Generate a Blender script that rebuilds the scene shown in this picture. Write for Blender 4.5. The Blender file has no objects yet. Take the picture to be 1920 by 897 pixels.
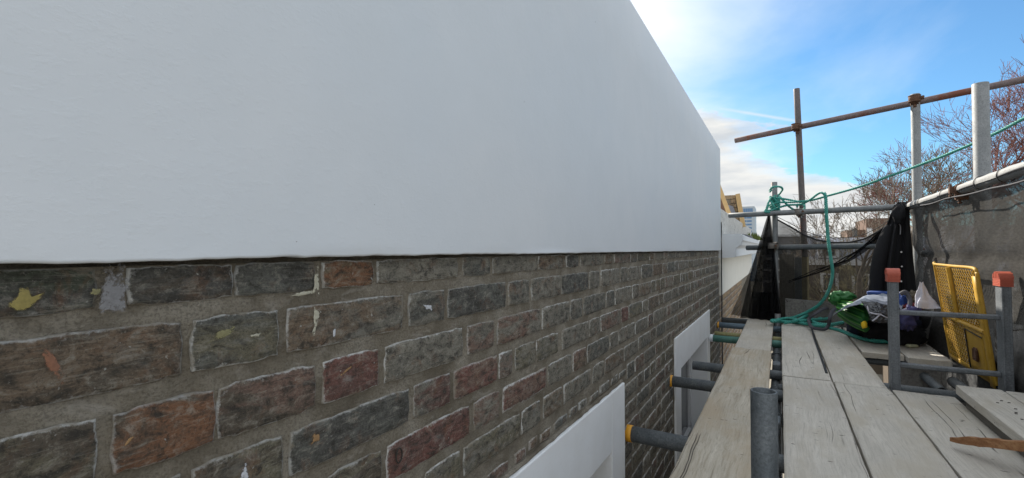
import bpy, bmesh, math, random
from math import sin, cos, pi, radians as R, tan, atan2, sqrt
from mathutils import Vector as V, Matrix, noise as NZ
S = bpy.context.scene
C = S.collection
random.seed(7)

# ------------------------------------------------------------ camera, world, sun, exposure
CAMZ, YAW, PITCH, FPX = 0.70, R(29.6), R(1.196), 886.0
cam = bpy.data.cameras.new('camera'); camo = bpy.data.objects.new('camera', cam); C.objects.link(camo)
cam.sensor_width = 36; cam.lens = 36*FPX/1920; cam.clip_start = 0.02; cam.clip_end = 3000
camo.location = (0, 0, CAMZ); camo.rotation_euler = (pi/2+PITCH, 0, YAW); S.camera = camo
ROT = camo.rotation_euler.to_matrix(); CP = V(camo.location)

SUN_AZ, SUN_EL = R(-44), R(33)            # azimuth from +Y towards +X
sund = V((sin(SUN_AZ)*cos(SUN_EL), cos(SUN_AZ)*cos(SUN_EL), sin(SUN_EL)))
sl = bpy.data.lights.new('sun', 'SUN'); so = bpy.data.objects.new('sun', sl); C.objects.link(so)
sl.energy = 3.0; sl.angle = R(0.5); sl.color = (1, .93, .82)
so.rotation_euler = sund.to_track_quat('Z', 'Y').to_euler()
S.view_settings.view_transform = 'Standard'; S.view_settings.look = 'None'
S.view_settings.gamma = 1; S.view_settings.exposure = 1.32; S.view_settings.use_curve_mapping = False

def nd(t, typ, **kw):
    n = t.nodes.new(typ)
    for k, v in kw.items():
        if k.startswith('i_'): n.inputs[k[2:].replace('_', ' ')].default_value = v
        elif k.startswith('n_'): n.inputs[int(k[2:])].default_value = v
        else: setattr(n, k, v)
    return n
def lk(t, a, b): t.links.new(a, b)
def mth(t, op, a, b=None, clamp=False):
    n = t.nodes.new('ShaderNodeMath'); n.operation = op; n.use_clamp = clamp
    for i, x in enumerate((a, b)):
        if x is None: continue
        if isinstance(x, (int, float)): n.inputs[i].default_value = x
        else: lk(t, x, n.inputs[i])
    return n.outputs[0]
def ramp(t, src, stops, mode='LINEAR'):
    n = t.nodes.new('ShaderNodeValToRGB'); n.color_ramp.interpolation = mode
    e = n.color_ramp.elements
    while len(e) < len(stops): e.new(.5)
    for el, (p, c) in zip(e, stops):
        el.position = p
        if isinstance(c, (int, float)): c = (c, c, c)
        el.color = (*c, 1) if len(c) == 3 else c
    lk(t, src, n.inputs[0]); return n.outputs[0]
def mix(t, f, a, b, blend='MIX'):
    n = t.nodes.new('ShaderNodeMix'); n.data_type = 'RGBA'; n.blend_type = blend
    for sock, x in ((n.inputs[0], f), (n.inputs[6], a), (n.inputs[7], b)):
        if isinstance(x, (int, float)): sock.default_value = x
        elif isinstance(x, tuple): sock.default_value = (*x, 1) if len(x) == 3 else x
        else: lk(t, x, sock)
    return n.outputs[2]
def mapping(t, src, scale=(1, 1, 1), loc=(0, 0, 0), rot=(0, 0, 0)):
    n = t.nodes.new('ShaderNodeMapping'); lk(t, src, n.inputs[0])
    n.inputs['Scale'].default_value = scale; n.inputs['Location'].default_value = loc; n.inputs['Rotation'].default_value = rot
    return n.outputs[0]
def noise(t, src, scale, detail=4, rough=.55, dist=0, out=0):
    n = t.nodes.new('ShaderNodeTexNoise')
    if src is not None: lk(t, src, n.inputs['Vector'])
    n.inputs['Scale'].default_value = scale; n.inputs['Detail'].default_value = detail
    n.inputs['Roughness'].default_value = rough; n.inputs['Distortion'].default_value = dist
    return n.outputs[out]

w = bpy.data.worlds.new('World'); S.world = w; w.use_nodes = True
wt = w.node_tree; wt.nodes.clear()
sky = nd(wt, 'ShaderNodeTexSky', sky_type='NISHITA', sun_disc=False, sun_elevation=SUN_EL, sun_rotation=SUN_AZ % (2*pi),
         altitude=50, air_density=1.0, dust_density=.6, ozone_density=1.6)
tc = nd(wt, 'ShaderNodeTexCoord'); sep = nd(wt, 'ShaderNodeSeparateXYZ'); lk(wt, tc.outputs['Generated'], sep.inputs[0])
dirv = tc.outputs['Generated']; dx, dy, dz = sep.outputs
zz = mth(wt, 'ADD', mth(wt, 'MAXIMUM', dz, 0), .12)
comb = nd(wt, 'ShaderNodeCombineXYZ'); lk(wt, mth(wt, 'DIVIDE', dx, zz), comb.inputs[0]); lk(wt, mth(wt, 'DIVIDE', dy, zz), comb.inputs[1])
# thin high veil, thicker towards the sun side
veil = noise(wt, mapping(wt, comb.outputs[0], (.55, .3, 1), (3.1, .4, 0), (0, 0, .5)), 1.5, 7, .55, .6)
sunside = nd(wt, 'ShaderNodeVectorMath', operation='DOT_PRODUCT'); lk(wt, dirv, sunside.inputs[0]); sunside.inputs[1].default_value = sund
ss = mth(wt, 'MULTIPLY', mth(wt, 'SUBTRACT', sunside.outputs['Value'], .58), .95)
# bright cloud added over unseen sky to light the shade; ragged blue gap ahead
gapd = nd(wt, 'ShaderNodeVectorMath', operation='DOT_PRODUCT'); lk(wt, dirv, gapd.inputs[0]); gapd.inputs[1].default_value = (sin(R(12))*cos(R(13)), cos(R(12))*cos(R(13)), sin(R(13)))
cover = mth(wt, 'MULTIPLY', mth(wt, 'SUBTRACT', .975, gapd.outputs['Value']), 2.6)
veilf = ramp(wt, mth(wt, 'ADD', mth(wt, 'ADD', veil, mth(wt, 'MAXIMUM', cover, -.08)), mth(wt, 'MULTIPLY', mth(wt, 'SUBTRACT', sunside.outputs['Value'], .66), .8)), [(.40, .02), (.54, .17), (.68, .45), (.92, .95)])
# low cumulus bank
bank = noise(wt, mapping(wt, dirv, (1, 1, 2.6), (.35, .2, .1)), 3.4, 9, .6, .25)
left = mth(wt, 'MULTIPLY', dx, -.55)
hgt = mth(wt, 'SUBTRACT', mth(wt, 'ADD', mth(wt, 'MULTIPLY', bank, .34), left), mth(wt, 'ADD', mth(wt, 'MULTIPLY', dz, .8), .015))
bankf = ramp(wt, hgt, [(.018, 0), (.034, .7), (.07, 1)], 'EASE')
shade = noise(wt, mapping(wt, dirv, (1, 1, 5), (1, 1, .1)), 7, 6, .6)
ccol = ramp(wt, shade, [(.35, (2.7, 2.85, 3.0)), (.6, (3.7, 3.7, 3.6))])
tint = mix(wt, 1.0, sky.outputs[0], (.33, .55, .68), 'MULTIPLY')
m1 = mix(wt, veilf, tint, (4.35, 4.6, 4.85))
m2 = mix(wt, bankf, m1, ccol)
_r = lambda px, py: (ROT @ V(((px-960)/FPX, (448.5-py)/FPX, -1))).normalized()
c1_, c2_ = _r(1376, 208), _r(1492, 227); cn = c1_.cross(c2_).normalized(); cm = (c1_+c2_).normalized()
def dotn(v): n = nd(wt, 'ShaderNodeVectorMath', operation='DOT_PRODUCT'); lk(wt, dirv, n.inputs[0]); n.inputs[1].default_value = v; return n.outputs['Value']
trail = mth(wt, 'MULTIPLY', ramp(wt, mth(wt, 'ABSOLUTE', dotn(cn)), [(.0004, .75), (.0016, 0)]), ramp(wt, dotn(cm), [(.9982, 0), (.9990, .8)]))
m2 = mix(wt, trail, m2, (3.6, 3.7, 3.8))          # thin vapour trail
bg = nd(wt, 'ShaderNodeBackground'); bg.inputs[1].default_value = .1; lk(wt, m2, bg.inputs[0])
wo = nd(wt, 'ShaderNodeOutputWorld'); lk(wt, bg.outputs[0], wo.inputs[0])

# ------------------------------------------------------------ helpers
def ray(px, py): return ROT @ V(((px-960)/FPX, (448.5-py)/FPX, -1))
def pt(px, py, z): return CP + ray(px, py)*z
def ptX(px, py, X): d = ray(px, py); return CP + d*((X)/d.x)
def ptY(px, py, Y): d = ray(px, py); return CP + d*(Y/d.y)
def ptZ(px, py, Z): d = ray(px, py); return CP + d*((Z-CAMZ)/d.z)
def plane(px, py, A, B):                      # vertical plane through A and B
    n = V((-(B[1]-A[1]), B[0]-A[0], 0)); d = ray(px, py)
    return CP + d*((V((A[0], A[1], 0))-CP).dot(n)/d.dot(n))
def tag(o, label=None, cat=None, group=None, kind=None):
    if label: o['label'] = label
    if cat: o['category'] = cat
    if group: o['group'] = group
    if kind: o['kind'] = kind
    return o
def empty(name, loc, label, cat, group=None, rz=0):
    o = bpy.data.objects.new(name, None); C.objects.link(o); o.location = loc; o.rotation_euler = (0, 0, rz)
    o.empty_display_size = .1
    return tag(o, label, cat, group)
class MB:
    def __init__(s): s.v = []; s.f = []; s.sm = []; s.at = {}
    def add(s, vs, fs, smooth=False):
        b = len(s.v); s.v += [tuple(v) for v in vs]
        s.f += [tuple(i+b for i in f) for f in fs]; s.sm += [smooth]*len(fs)
    def box(s, a, b, M=None):
        x0, y0, z0 = a; x1, y1, z1 = b
        vs = [V(p) for p in ((x0,y0,z0),(x1,y0,z0),(x1,y1,z0),(x0,y1,z0),(x0,y0,z1),(x1,y0,z1),(x1,y1,z1),(x0,y1,z1))]
        if M is not None: vs = [M @ v for v in vs]
        s.add(vs, [(0,3,2,1),(4,5,6,7),(0,1,5,4),(1,2,6,5),(2,3,7,6),(3,0,4,7)])
    def beam(s, p, q, wx, wz, up=(0, 0, 1)):       # rectangular bar from p to q
        p = V(p); q = V(q); d = (q-p).normalized(); u = V(up)
        a = d.cross(u).normalized()*wx/2; b = a.cross(d).normalized()*wz/2
        vs = [p-a-b, p+a-b, p+a+b, p-a+b, q-a-b, q+a-b, q+a+b, q-a+b]
        s.add(vs, [(0,3,2,1),(4,5,6,7),(0,1,5,4),(1,2,6,5),(2,3,7,6),(3,0,4,7)])
    def tube(s, pts, rad, n=12, caps=True, smooth=True):
        pts = [V(p) for p in pts]; m = len(pts)
        rads = rad if isinstance(rad, (list, tuple)) else [rad]*m
        T = [(pts[min(i+1, m-1)]-pts[max(i-1, 0)]).normalized() for i in range(m)]
        a = T[0].orthogonal().normalized(); vs = []
        for i in range(m):
            a = (a - T[i]*a.dot(T[i])).normalized(); b = T[i].cross(a)
            for k in range(n):
                th = 2*pi*k/n; vs.append(pts[i]+(a*cos(th)+b*sin(th))*rads[i])
        fs = [(i*n+k, i*n+(k+1) % n, (i+1)*n+(k+1) % n, (i+1)*n+k) for i in range(m-1) for k in range(n)]
        s.add(vs, fs, smooth)
        if caps:
            s.add(vs[:n], [tuple(reversed(range(n)))]); s.add(vs[-n:], [tuple(range(n))])
    def pipe(s, p, q, ro, ri, n=28, seg=1):        # hollow tube with open ends
        p = V(p); q = V(q); d = (q-p); L = d.length; d.normalize(); a = d.orthogonal().normalized(); b = d.cross(a); vs = []
        prof = [(0, ri), (0, ro)] + [(L*i/seg, ro) for i in range(0, seg+1)][1:] + [(L, ri)]
        bv = .0012
        prof = [(.25, ri), (bv, ri), (0, ri+bv), (0, ro-bv), (bv, ro)] + [(L*i/seg, ro) for i in range(1, seg)] + [(L-bv, ro), (L, ro-bv), (L, ri+bv), (L-bv, ri), (L-min(.25, L*.4), ri)]
        if L < .55: prof[0] = (L*.4, ri)
        for t_, r_ in prof:
            for k in range(n):
                th = 2*pi*k/n; vs.append(p+d*t_+(a*cos(th)+b*sin(th))*r_)
        m = len(prof)
        fs = [(i*n+k, i*n+(k+1) % n, (i+1)*n+(k+1) % n, (i+1)*n+k) for i in range(m-1) for k in range(n)]
        s.add(vs, fs, True)
    def grid(s, nu, nv, fn, smooth=True, closed=False):
        vs = [fn(i/nu, j/nv) for j in range(nv+1) for i in range(nu+1)]
        fs = [(j*(nu+1)+i, j*(nu+1)+i+1, (j+1)*(nu+1)+i+1, (j+1)*(nu+1)+i) for j in range(nv) for i in range(nu)]
        s.add(vs, fs, smooth)
    def build(s, name, mat, parent=None, solid=0):
        me = bpy.data.meshes.new(name); me.from_pydata(s.v, [], s.f); me.materials.append(mat)
        me.polygons.foreach_set('use_smooth', s.sm)
        for an, (ty, data) in s.at.items():
            at = me.attributes.new(an, ty, 'POINT')
            at.data.foreach_set('color' if ty == 'FLOAT_COLOR' else 'value', data)
        me.update()
        o = bpy.data.objects.new(name, me); C.objects.link(o)
        if parent is not None:
            o.parent = parent; o.matrix_parent_inverse = parent.matrix_world.inverted() if False else Matrix()
            o.location = V((0, 0, 0))
        if solid:
            md = o.modifiers.new('thickness', 'SOLIDIFY'); md.thickness = solid; md.offset = 0
        return o
def origin(o, p=None):
    """move a parentless mesh's origin to p (its base), keeping the mesh in place"""
    me = o.data
    if p is None:
        xs = [v.co for v in me.vertices]; n = len(xs)
        p = V((sum(v.x for v in xs)/n, sum(v.y for v in xs)/n, min(v.z for v in xs)))
    me.transform(Matrix.Translation(-V(p))); o.location = p
    return o
def rooted(root, o):
    """child built in world coordinates: shift it into the root's frame"""
    M = root.matrix_basis.inverted(); o.data.transform(M); return o
def fn1(x, y=0, z=0): return NZ.noise(V((x, y, z)))
def smooth_path(P, n=8):
    P = [V(p) for p in P]; Q = [P[0]*2-P[1]]+P+[P[-1]*2-P[-2]]; out = []
    for i in range(1, len(Q)-2):
        for k in range(n):
            t = k/n; a, b, c, d = Q[i-1], Q[i], Q[i+1], Q[i+2]
            out.append(.5*((2*b)+(c-a)*t+(2*a-5*b+4*c-d)*t*t+(3*b-a-3*c+d)*t**3))
    out.append(P[-1]); return out

# ------------------------------------------------------------ materials
def newmat(name):
    m = bpy.data.materials.new(name); m.use_nodes = True; t = m.node_tree
    return m, t, t.nodes['Principled BSDF']
def bump(t, b, h, strength=.4, dist=.002, prev=None):
    n = nd(t, 'ShaderNodeBump'); n.inputs['Strength'].default_value = strength; n.inputs['Distance'].default_value = dist
    lk(t, h, n.inputs['Height'])
    if prev is not None: lk(t, prev, n.inputs['Normal'])
    if b is not None: lk(t, n.outputs[0], b.inputs['Normal'])
    return n.outputs[0]
def objco(t): return nd(t, 'ShaderNodeTexCoord').outputs['Object']
def seeded(t):                                   # object coordinates shifted per object
    oi = nd(t, 'ShaderNodeObjectInfo'); v = nd(t, 'ShaderNodeVectorMath', operation='ADD')
    s = nd(t, 'ShaderNodeVectorMath', operation='SCALE'); s.inputs[0].default_value = (37, 53, 71); lk(t, oi.outputs['Random'], s.inputs['Scale'])
    lk(t, objco(t), v.inputs[0]); lk(t, s.outputs[0], v.inputs[1]); return v.outputs[0]
def simple(name, col, rough=.7, metal=0, var=.25, scale=30, bs=.2, bd=.001):
    m, t, b = newmat(name); co = seeded(t); n = noise(t, co, scale, 5)
    lk(t, mix(t, n, tuple(c*(1-var) for c in col), tuple(min(1, c*(1+var)) for c in col)), b.inputs['Base Color'])
    b.inputs['Roughness'].default_value = rough; b.inputs['Metallic'].default_value = metal
    if bs: bump(t, b, noise(t, co, scale*3, 4), bs, bd)
    return m
M = {}
# smooth white render
m, t, b = newmat('white_render'); co = objco(t)
n1 = noise(t, co, 1.3, 5); n2 = noise(t, mapping(t, co, (1, 1, 1.8)), 75, 4, .6); n3 = noise(t, co, 9, 4, .5); n4 = noise(t, co, 420, 2)
c = mix(t, ramp(t, n1, [(.35, 0), (.65, 1)]), (.61, .65, .69), (.655, .68, .705))
c = mix(t, ramp(t, n3, [(.35, .35), (.6, 0)]), c, (.60, .635, .665))
spk = ramp(t, noise(t, co, 60, 2, .4), [(.80, 0), (.81, 1)])
c = mix(t, mth(t, 'MULTIPLY', spk, .8), c, (.12, .11, .1)); lk(t, c, b.inputs['Base Color'])
b.inputs['Roughness'].default_value = .72
nb = bump(t, None, n3, .35, .005); nb = bump(t, None, ramp(t, n2, [(.5, 0), (.8, 1)]), .22, .001, nb); bump(t, b, n4, .1, .0004, nb)
M['render'] = m
m, t, b = newmat('white_surround_paint'); co = objco(t); n1 = noise(t, co, 6, 6, .65); n2 = noise(t, co, 60, 5, .7)
c = mix(t, ramp(t, n1, [(.4, 0), (.7, .6)]), (.82, .84, .86), (.72, .73, .73)); c = mix(t, ramp(t, n2, [(.64, 0), (.74, .5)]), c, (.5, .49, .46)); lk(t, c, b.inputs['Base Color'])
b.inputs['Roughness'].default_value = .6; bump(t, b, n1, .3, .003); M['surround'] = m
# mortar
m, t, b = newmat('mortar'); co = objco(t)
n1 = noise(t, co, 9, 6, .6); n2 = noise(t, co, 300, 5, .75); n3 = noise(t, mapping(t, co, (1, .5, 1)), 38, 7, .7, .6)
c = ramp(t, n1, [(.32, (.13, .108, .076)), (.5, (.225, .195, .148)), (.68, (.33, .30, .245))])
c = mix(t, ramp(t, n2, [(.35, .7), (.55, 0)]), c, (.09, .076, .056))
c = mix(t, ramp(t, n3, [(.55, 0), (.72, .5)]), c, (.44, .41, .36))
c = mix(t, ramp(t, n3, [(.32, .6), (.46, 0)]), c, (.12, .10, .072))
lk(t, c, b.inputs['Base Color']); b.inputs['Roughness'].default_value = .97
nb = bump(t, None, n3, 1, .008); bump(t, b, n2, 1, .003, nb); M['mortar'] = m
# bricks: colours bcol/bcol2 per brick, 'edge' runs 1 at the arris to 0 inside
def brickmat(name, eff=1.0, light=1.0):
    m, t, b = newmat(name); co = objco(t)
    at_ = nd(t, 'ShaderNodeAttribute', attribute_name='bcol'); a1 = at_.outputs['Color']; bl = at_.outputs['Alpha']; a2 = nd(t, 'ShaderNodeAttribute', attribute_name='bcol2').outputs['Color']
    ed = nd(t, 'ShaderNodeAttribute', attribute_name='edge').outputs['Fac']
    st = mapping(t, co, (1, .55, 1.5))
    big = noise(t, st, 15, 7, .68, .9); fine = noise(t, co, 300, 6, .8); mid = noise(t, mapping(t, co, (1, .7, 1.2), (3, 1, 2)), 55, 8, .75, .5); strk = noise(t, mapping(t, co, (1, .10, 2.4)), 150, 4, .65)
    warm = noise(t, mapping(t, co, (1, 1, 1), (5, 2, 8)), 22, 6, .7, .6)
    c = mix(t, ramp(t, big, [(.44, 0), (.56, 1)]), a1, a2)
    c = mix(t, ramp(t, warm, [(.54, 0), (.68, .55)]), c, (.17, .085, .045))
    c = mix(t, ramp(t, mid, [(.38, .85), (.50, 0)]), c, (.035, .032, .027))
    c = mix(t, ramp(t, mid, [(.53, 0), (.66, .6)]), c, (.33, .31, .26))
    c = mix(t, ramp(t, strk, [(.57, 0), (.70, .32)]), c, (.34, .32, .27))
    c = mix(t, ramp(t, strk, [(.31, .45), (.42, 0)]), c, (.03, .027, .023))
    c = mix(t, ramp(t, fine, [(.34, .75), (.48, 0)]), c, (.025, .023, .02))
    c = mix(t, ramp(t, fine, [(.58, 0), (.70, .6)]), c, (.36, .345, .295))
    # lime residue along the arrises: broken, uneven, different on every brick
    e = mth(t, 'ADD', ed, mth(t, 'MULTIPLY', mth(t, 'SUBTRACT', noise(t, co, 30, 6, .7), .5), 1.7))
    e = mth(t, 'ADD', e, mth(t, 'MULTIPLY', mth(t, 'SUBTRACT', noise(t, co, 190, 4, .7), .5), 1.3))
    ef = mth(t, 'MULTIPLY', ramp(t, e, [(.50, 0), (.74, .46*eff), (.98, .95*eff)]), bl, True)
    c = mix(t, ef, c, (.58*light, .58*light, .56*light))
    sm = mth(t, 'ADD', mth(t, 'MULTIPLY', ed, .55), mth(t, 'MULTIPLY', mth(t, 'SUBTRACT', noise(t, mapping(t, co, (1, 1, 1), (2, 7, 5)), 24, 6, .7, .5), .5), 2.4))
    c = mix(t, ramp(t, sm, [(.44, 0), (.58, .65)]), c, (.225, .195, .148))
    film = mth(t, 'MULTIPLY', ramp(t, noise(t, mapping(t, co, (1, 1, 1.6), (9, 4, 2)), 19, 7, .72, .8), [(.55, 0), (.72, .5)]), bl, True)
    c = mix(t, film, c, (.30, .295, .27))
    sp = ramp(t, noise(t, co, 105, 3, .5), [(.70, 0), (.735, 1)])
    c = mix(t, mth(t, 'MULTIPLY', sp, .7), c, (.4, .4, .37))
    lk(t, c, b.inputs['Base Color']); b.inputs['Roughness'].default_value = .9
    b.inputs['Specular IOR Level'].default_value = .3
    nb = bump(t, None, mid, .6, .0022); nb = bump(t, None, strk, .3, .0012, nb)
    nb = bump(t, None, ef, .5, .0012, nb); bump(t, b, fine, 1, .002, nb)
    return m
M['brick'] = brickmat('weathered_brick'); M['brick2'] = brickmat('stock_brick', .5)
# scaffold steel
def steel(name, c0, c1, rust=0.0, paint=None, rough=.5, metal=.75):
    m, t, b = newmat(name); co = seeded(t)
    n1 = noise(t, co, 14, 6, .65); n2 = noise(t, co, 140, 4, .7); n3 = noise(t, mapping(t, co, (1, 1, 1)), 5, 5, .6)
    c = mix(t, ramp(t, n1, [(.35, 0), (.65, 1)]), c0, c1)
    c = mix(t, ramp(t, n2, [(.35, .5), (.55, 0)]), c, tuple(x*.45 for x in c0))
    c = mix(t, ramp(t, n2, [(.62, 0), (.75, .45)]), c, (.5, .5, .48))
    if rust: c = mix(t, ramp(t, n3, [(.62-rust*.3, 0), (.72-rust*.25, .85)]), c, (.19, .06, .03))
    if paint: c = mix(t, ramp(t, noise(t, co, 4, 3), [(.45, 0), (.5, .9)]), c, paint)
    lk(t, c, b.inputs['Base Color']); b.inputs['Metallic'].default_value = metal
    lk(t, ramp(t, n1, [(.3, rough), (.7, min(1, rough+.25))]), b.inputs['Roughness'])
    bump(t, b, n2, .35, .0006); return m
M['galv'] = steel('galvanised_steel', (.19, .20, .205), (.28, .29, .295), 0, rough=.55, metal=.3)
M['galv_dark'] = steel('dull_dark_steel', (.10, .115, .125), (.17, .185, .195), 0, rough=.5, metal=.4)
M['galv_mid'] = steel('grey_steel', (.17, .18, .185), (.27, .28, .285), 0.02, rough=.5, metal=.4)
M['rusty'] = steel('rusty_steel', (.12, .11, .11), (.2, .19, .19), .55, rough=.6, metal=.35)
M['redrail'] = steel('red_brown_steel', (.16, .12, .12), (.24, .2, .2), .4, rough=.6, metal=.35)
M['brownpost'] = steel('brown_grey_steel', (.11, .095, .095), (.17, .15, .15), .12, rough=.6, metal=.3)
M['blue_steel'] = steel('blue_grey_steel', (.13, .19, .25), (.2, .27, .33), 0, rough=.5, metal=.3)
M['green_steel'] = steel('green_painted_steel', (.06, .17, .14), (.1, .24, .2), 0, rough=.5, metal=.2)
M['yellow_steel'] = steel('old_yellow_steel', (.25, .24, .1), (.34, .32, .16), .1, rough=.6, metal=.2)
M['ladder'] = steel('aluminium_ladder', (.15, .165, .18), (.24, .255, .27), 0, rough=.45, metal=.5)
M['yellow_cap'] = simple('yellow_plastic', (.72, .34, .02), .5, var=.3, scale=60)
M['white_cap'] = simple('white_plastic', (.62, .66, .7), .5, var=.1, scale=60)
M['orange_cap'] = simple('orange_rubber', (.44, .095, .055), .55, var=.2, scale=90)
M['rust'] = simple('rusty_iron', (.13, .07, .045), .8, .3, .5, 60, .5, .002)
M['coupler'] = simple('coupler_steel', (.17, .155, .14), .6, .5, .45, 60, .5, .002)
# old scaffold boards
def wood(name, base, dark, light, crack=1.0, warm=None):
    m, t, b = newmat(name); co = seeded(t)
    wob = nd(t, 'ShaderNodeVectorMath', operation='ADD'); lk(t, co, wob.inputs[0])
    nn = noise(t, mapping(t, co, (1, .5, 1)), 3.2, 3, .5, 0, 1); sc = nd(t, 'ShaderNodeVectorMath', operation='SCALE'); lk(t, nn, sc.inputs[0]); sc.inputs['Scale'].default_value = .07
    lk(t, sc.outputs[0], wob.inputs[1]); wco = wob.outputs[0]
    g1 = noise(t, mapping(t, wco, (1, .05, 1)), 62, 5, .65); g2 = noise(t, mapping(t, wco, (1, .03, 1)), 190, 4, .7); big = noise(t, mapping(t, co, (1, .35, 1)), 5, 5, .6)
    fine = noise(t, co, 320, 4, .7)
    c = ramp(t, g1, [(.28, dark), (.48, base), (.7, light)])
    c = mix(t, ramp(t, g2, [(.3, .55), (.5, 0)]), c, tuple(x*.55 for x in dark))
    c = mix(t, ramp(t, big, [(.35, .55), (.6, 0)]), c, tuple(x*.72 for x in base))
    if warm: c = mix(t, ramp(t, noise(t, mapping(t, co, (1, .4, 1), (4, 2, 1)), 6, 5, .6), [(.45, 0), (.62, .8)]), c, warm)
    c = mix(t, ramp(t, fine, [(.3, .35), (.45, 0)]), c, (.1, .09, .08))
    # long drying cracks along the grain
    g3 = noise(t, mapping(t, wco, (1, .02, .3), (7, 3, 1)), 9, 2, .5)
    d = mth(t, 'ABSOLUTE', mth(t, 'SUBTRACT', g3, .5)); gate = ramp(t, noise(t, mapping(t, co, (1, .4, 1), (2, 9, 4)), 3.5, 2), [(.5, 0), (.56, 1)])
    cr = mth(t, 'MULTIPLY', ramp(t, d, [(.0015, 1), (.0045, 0)]), gate)
    cr = mth(t, 'MULTIPLY', cr, crack, True)
    c = mix(t, cr, c, (.025, .02, .017))
    # nicks across and dark stains
    nk = noise(t, mapping(t, co, (.35, 1, 1), (0, 0, 0), (0, 0, .3)), 58, 2, .5); nkg = ramp(t, nk, [(.715, 0), (.735, 1)])
    c = mix(t, mth(t, 'MULTIPLY', nkg, .75), c, (.05, .042, .036))
    lk(t, c, b.inputs['Base Color']); b.inputs['Roughness'].default_value = .88; b.inputs['Specular IOR Level'].default_value = .3
    h = mth(t, 'SUBTRACT', mth(t, 'ADD', g1, mth(t, 'MULTIPLY', g2, .6)), mth(t, 'MULTIPLY', mth(t, 'ADD', cr, nkg), 1.6))
    bump(t, b, h, .6, .0022); return m
M['board'] = wood('grey_board', (.58, .545, .485), (.50, .47, .415), (.64, .605, .545), 1, (.47, .425, .35))
M['board_warm'] = wood('weathered_brown_board', (.50, .45, .365), (.34, .29, .22), (.62, .57, .48), 1, (.43, .35, .25))
M['board_dark'] = wood('shaded_board', (.13, .12, .105), (.08, .072, .062), (.18, .17, .15))  # darker copy of the board wood; shade under other boards put into colour
M['toe'] = wood('toe_board_wood', (.2, .19, .175), (.12, .11, .1), (.27, .26, .24))
M['fresh'] = wood('broken_orange_timber', (.33, .16, .075), (.2, .085, .035), (.45, .26, .13), .5)
M['batten'] = simple('yellow_pine', (.55, .38, .18), .7, var=.2, scale=20)
M['ply'] = wood('plywood', (.17, .15, .115), (.12, .1, .08), (.2, .18, .14), .3)
M['post_yel'] = simple('ochre_timber', (.24, .19, .08), .8, var=.25, scale=12)
# debris netting
def netmat(name, col, alpha, scl=260, streak=.25):
    m, t, b = newmat(name); co = objco(t)
    n1 = noise(t, mapping(t, co, (1, 1, 1)), 3.2, 6, .65, .5); n2 = noise(t, mapping(t, co, (1, 1, 4)), 26, 5, .7)
    c = mix(t, n2, tuple(x*.35 for x in col), tuple(min(1, x*1.9) for x in col))
    df = nd(t, 'ShaderNodeBsdfDiffuse'); lk(t, c, df.inputs[0]); tl = nd(t, 'ShaderNodeBsdfTranslucent'); lk(t, c, tl.inputs[0])
    ms = nd(t, 'ShaderNodeMixShader'); ms.inputs[0].default_value = .3; lk(t, df.outputs[0], ms.inputs[1]); lk(t, tl.outputs[0], ms.inputs[2])
    tr = nd(t, 'ShaderNodeBsdfTransparent'); m2 = nd(t, 'ShaderNodeMixShader')
    a = mth(t, 'ADD', mth(t, 'ADD', mth(t, 'MULTIPLY', mth(t, 'SUBTRACT', n1, .5), streak), mth(t, 'MULTIPLY', mth(t, 'SUBTRACT', n2, .5), .25)), alpha, True)
    lk(t, a, m2.inputs[0]); lk(t, tr.outputs[0], m2.inputs[1]); lk(t, ms.outputs[0], m2.inputs[2])
    out = [n for n in t.nodes if n.type == 'OUTPUT_MATERIAL'][0]; lk(t, m2.outputs[0], out.inputs[0]); return m
M['net'] = netmat('black_net', (.03, .029, .027), .70, streak=.5)
M['net_dense'] = netmat('folded_black_net', (.012, .012, .013), .86)
M['net_grey'] = netmat('dusty_grey_net', (.062, .06, .057), .93, streak=.75)
M['net_hem'] = simple('pale_net_hem', (.28, .28, .275), .6, var=.35, scale=60, bs=.6, bd=.003)
M['net_edge'] = simple('black_cord', (.02, .02, .022), .7)
# rope
m, t, b = newmat('teal_rope'); co = objco(t); n1 = noise(t, co, 220, 3, .6); n2 = noise(t, co, 9, 3)
c = mix(t, ramp(t, n1, [(.3, 0), (.7, 1)]), (.012, .15, .13), (.06, .42, .34)); c = mix(t, ramp(t, n2, [(.4, 0), (.7, .5)]), c, (.12, .42, .36))
lk(t, c, b.inputs['Base Color']); b.inputs['Roughness'].default_value = .55; bump(t, b, n1, .6, .001); M['rope'] = m
# cloth & bits
M['jacket'] = simple('black_cloth', (.007, .007, .009), .95, var=.3, scale=40, bs=.3, bd=.003)
M['piping'] = simple('grey_trim', (.35, .35, .37), .5, var=.1)
M['button'] = simple('metal_stud', (.75, .75, .75), .3, .6, .05)
M['green'] = simple('green_fabric', (.015, .12, .022), .5, var=.5, scale=16, bs=.4, bd=.003)
M['lime'] = simple('lime_edging', (.10, .33, .05), .5, var=.3)
M['yellow'] = simple('yellow_tag', (.85, .55, .02), .5, var=.1)
M['plastic'] = simple('grey_plastic_sheet', (.27, .30, .36), .28, var=.25, scale=9, bs=.5, bd=.006)
M['plastic_dark'] = simple('dark_plastic_sheet', (.035, .037, .042), .25, var=.4, scale=9, bs=.5, bd=.008)
M['navy'] = simple('navy_cloth', (.012, .016, .035), .85, var=.4, scale=14)
M['blue'] = simple('blue_cloth', (.02, .06, .24), .75, var=.4, scale=14)
M['violet'] = simple('violet_cloth', (.035, .035, .11), .75, var=.4, scale=14)
M['red'] = simple('red_cloth', (.16, .02, .025), .75, var=.3, scale=14)
M['khaki'] = simple('khaki_cloth', (.12, .1, .07), .85, var=.5, scale=30)
M['white_cloth'] = simple('white_cloth', (.56, .56, .64), .8, var=.15, scale=25, bs=.4, bd=.004)
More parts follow.
